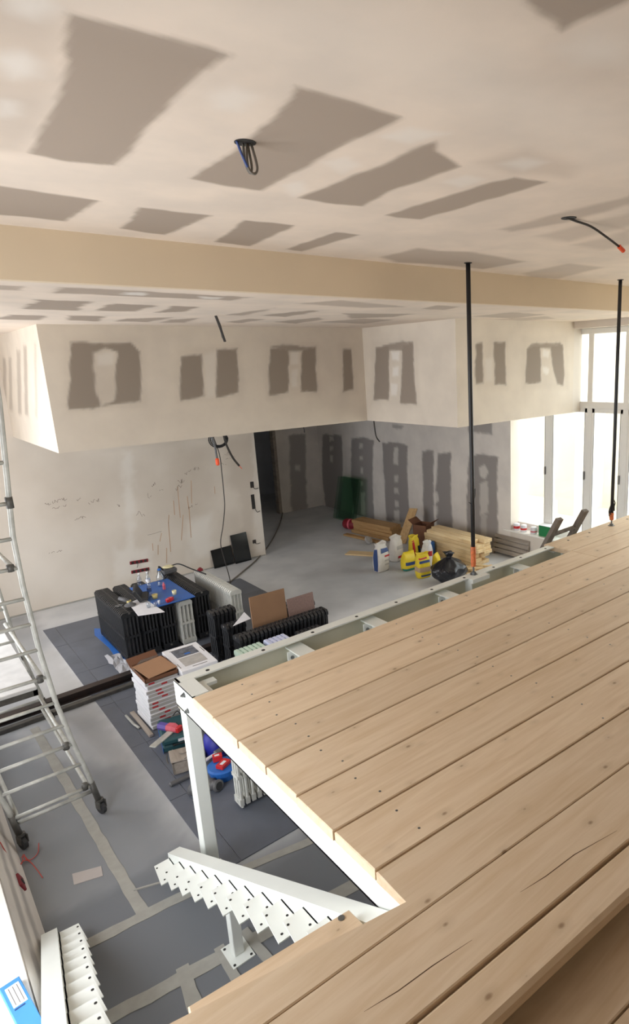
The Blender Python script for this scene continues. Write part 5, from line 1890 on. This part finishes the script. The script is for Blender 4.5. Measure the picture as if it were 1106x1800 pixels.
# things on the window sill
gb = thing('green_carton', 'bright green carton standing on the window sill', 'carton', (7.33, 5.66, .425), .1)
bm = new_bm()
cbox(bm, (-.06, -.10, 0), (.06, .10, .17), .003)
obj('carton', bm, M_GREEN, gb)
bm = new_bm()
prism(bm, [(-.10, -.22), (.08, -.20), (.08, .12), (-.08, .10)], .172, .175)
obj('paper_lid', bm, M_PAPER, gb)
for q, (y_, m, lab) in enumerate(((6.22, M_PAPER, 'white can with a red mark on the sill, leftmost'), (6.08, M_PAPER, 'white and red can on the sill, second from the left'), (5.88, M_PAPER, 'pale can on the sill beside the green carton'))):
    c_ = thing('sill_can', lab, 'can', (7.30, y_, .425), 0, 'cans on the window sill')
    bm = new_bm()
    lathe(bm, [(.045, 0), (.05, .006), (.05, .10), (.045, .106)], n=14)
    obj('can_body', bm, m, c_, smooth=True)
    bm = new_bm()
    lathe(bm, [(.0515, .03), (.0515, .07 - q * .01)], n=14, cap=False)
    obj('label', bm, M_RED if q < 2 else M_PINK, c_, smooth=True)

# wooden ladder standing below the deck edge, its stiles poking up above the planks
ld = thing('wooden_ladder', 'weathered wooden ladder whose two stiles poke above the platform edge', 'ladder', (4.9, 4.05, 0))
tops = ((4.87, 3.6, 1.514), (5.301, 3.6, 1.52))
for q, (tx, ty, tz) in enumerate(tops):
    bm = new_bm()
    foot = Vector((tx - 4.9 - .16, .30, 0))
    top = Vector((tx - 4.9, ty - 4.05, tz))
    d = (top - foot)
    ax_ = d.normalized()
    u = Vector((1, 0, 0))
    u = (u - ax_ * u.dot(ax_)).normalized()
    v = ax_.cross(u)
    S_ = [(-.045, -.02), (.045, -.02), (.045, .02), (-.045, .02)]
    loft(bm, [[tuple(foot + u * a + v * b) for a, b in S_], [tuple(top + u * a + v * b) for a, b in S_]])
    obj('stile', bm, M_OLDWOOD, ld)
A0 = Vector((tops[0][0] - 4.9 - .16, .30, 0))
A1 = Vector((tops[0][0] - 4.9, tops[0][1] - 4.05, tops[0][2]))
B0 = Vector((tops[1][0] - 4.9 - .16, .30, 0))
B1 = Vector((tops[1][0] - 4.9, tops[1][1] - 4.05, tops[1][2]))
for k in range(6):
    t_ = .12 + k * .152
    bm = new_bm()
    tube(bm, [A0.lerp(A1, t_), B0.lerp(B1, t_)], .022, 8)
    obj('rung', bm, M_OLDWOOD, ld)

# ------------------------------------------------------------------ bottom left: red wires, blue pack on the sill, socket in the sill wall
rw = thing('red_wires', 'loose red wires curling on the floor by the scaffold wheel', 'wires', (0.232, 4.403, 0))
o3 = Vector((0.232, 4.403, 0))
for i, pts in enumerate((((0.134, 4.292, 0.25), (0.153, 4.283, 0.16), (0.183, 4.317, 0.05), (0.216, 4.331, 0.01), (0.237, 4.366, 0.03), (0.259, 4.328, 0.01), (0.31, 4.359, 0.01), (0.334, 4.445, 0.02)),
                         ((0.122, 4.265, 0.2), (0.163, 4.295, 0.06), (0.184, 4.285, 0.01), (0.224, 4.334, 0.02), (0.257, 4.317, 0.01), (0.279, 4.192, 0.01), (0.29, 4.101, 0.01)),
                         ((0.224, 4.359, 0.03), (0.239, 4.354, 0.05), (0.243, 4.327, 0.03), (0.254, 4.333, 0.01)))):
    bm = new_bm()
    tube(bm, [Vector(p) - o3 for p in smooth_path(pts)], .0028, 5)
    obj('wire', bm, M_REDCABLE, rw, smooth=True)
so = thing('socket_box', 'dark red socket box set in the low sill wall, bottom left', 'socket box', (.175, 4.02, .11))
bm = new_bm()
cbox(bm, (-.006, -.06, -.03), (.012, .06, .03), .004, M=T(0, 0, 0, ry=math.radians(-20)))
obj('backing', bm, M_DARKRED, so)
bm = new_bm()
lathe(bm, [(.02, 0), (.02, .004)], n=10, M=T(.011, 0, 0, ry=math.radians(70)))
obj('opening', bm, M_DARKHOLE, so)
bp_ = thing('blue_pack', 'light blue printed pack lying on the white sill, bottom left corner', 'pack', (.028, 2.92, .352), .12)
bm = new_bm()
cbox(bm, (-.045, -.28, 0), (.035, .10, .03), .003)
obj('pack', bm, M_SKYBLUE, bp_)
bm = new_bm()
box(bm, (-.03, -.06, .03), (.024, .07, .0315))
lb_ = obj('white_label', bm, M_PAPER, bp_)
for k in range(3):
    bm = new_bm()
    box(bm, (-.02 + k * .016, -.05, .0315), (-.017 + k * .016, .06, .032))
    obj('print_line', bm, M_GASKET, lb_)
bm = new_bm()
box(bm, (-.03, -.075, .03), (.01, -.068, .0315))
obj('print_line', bm, M_BLUEPRINT, bp_)
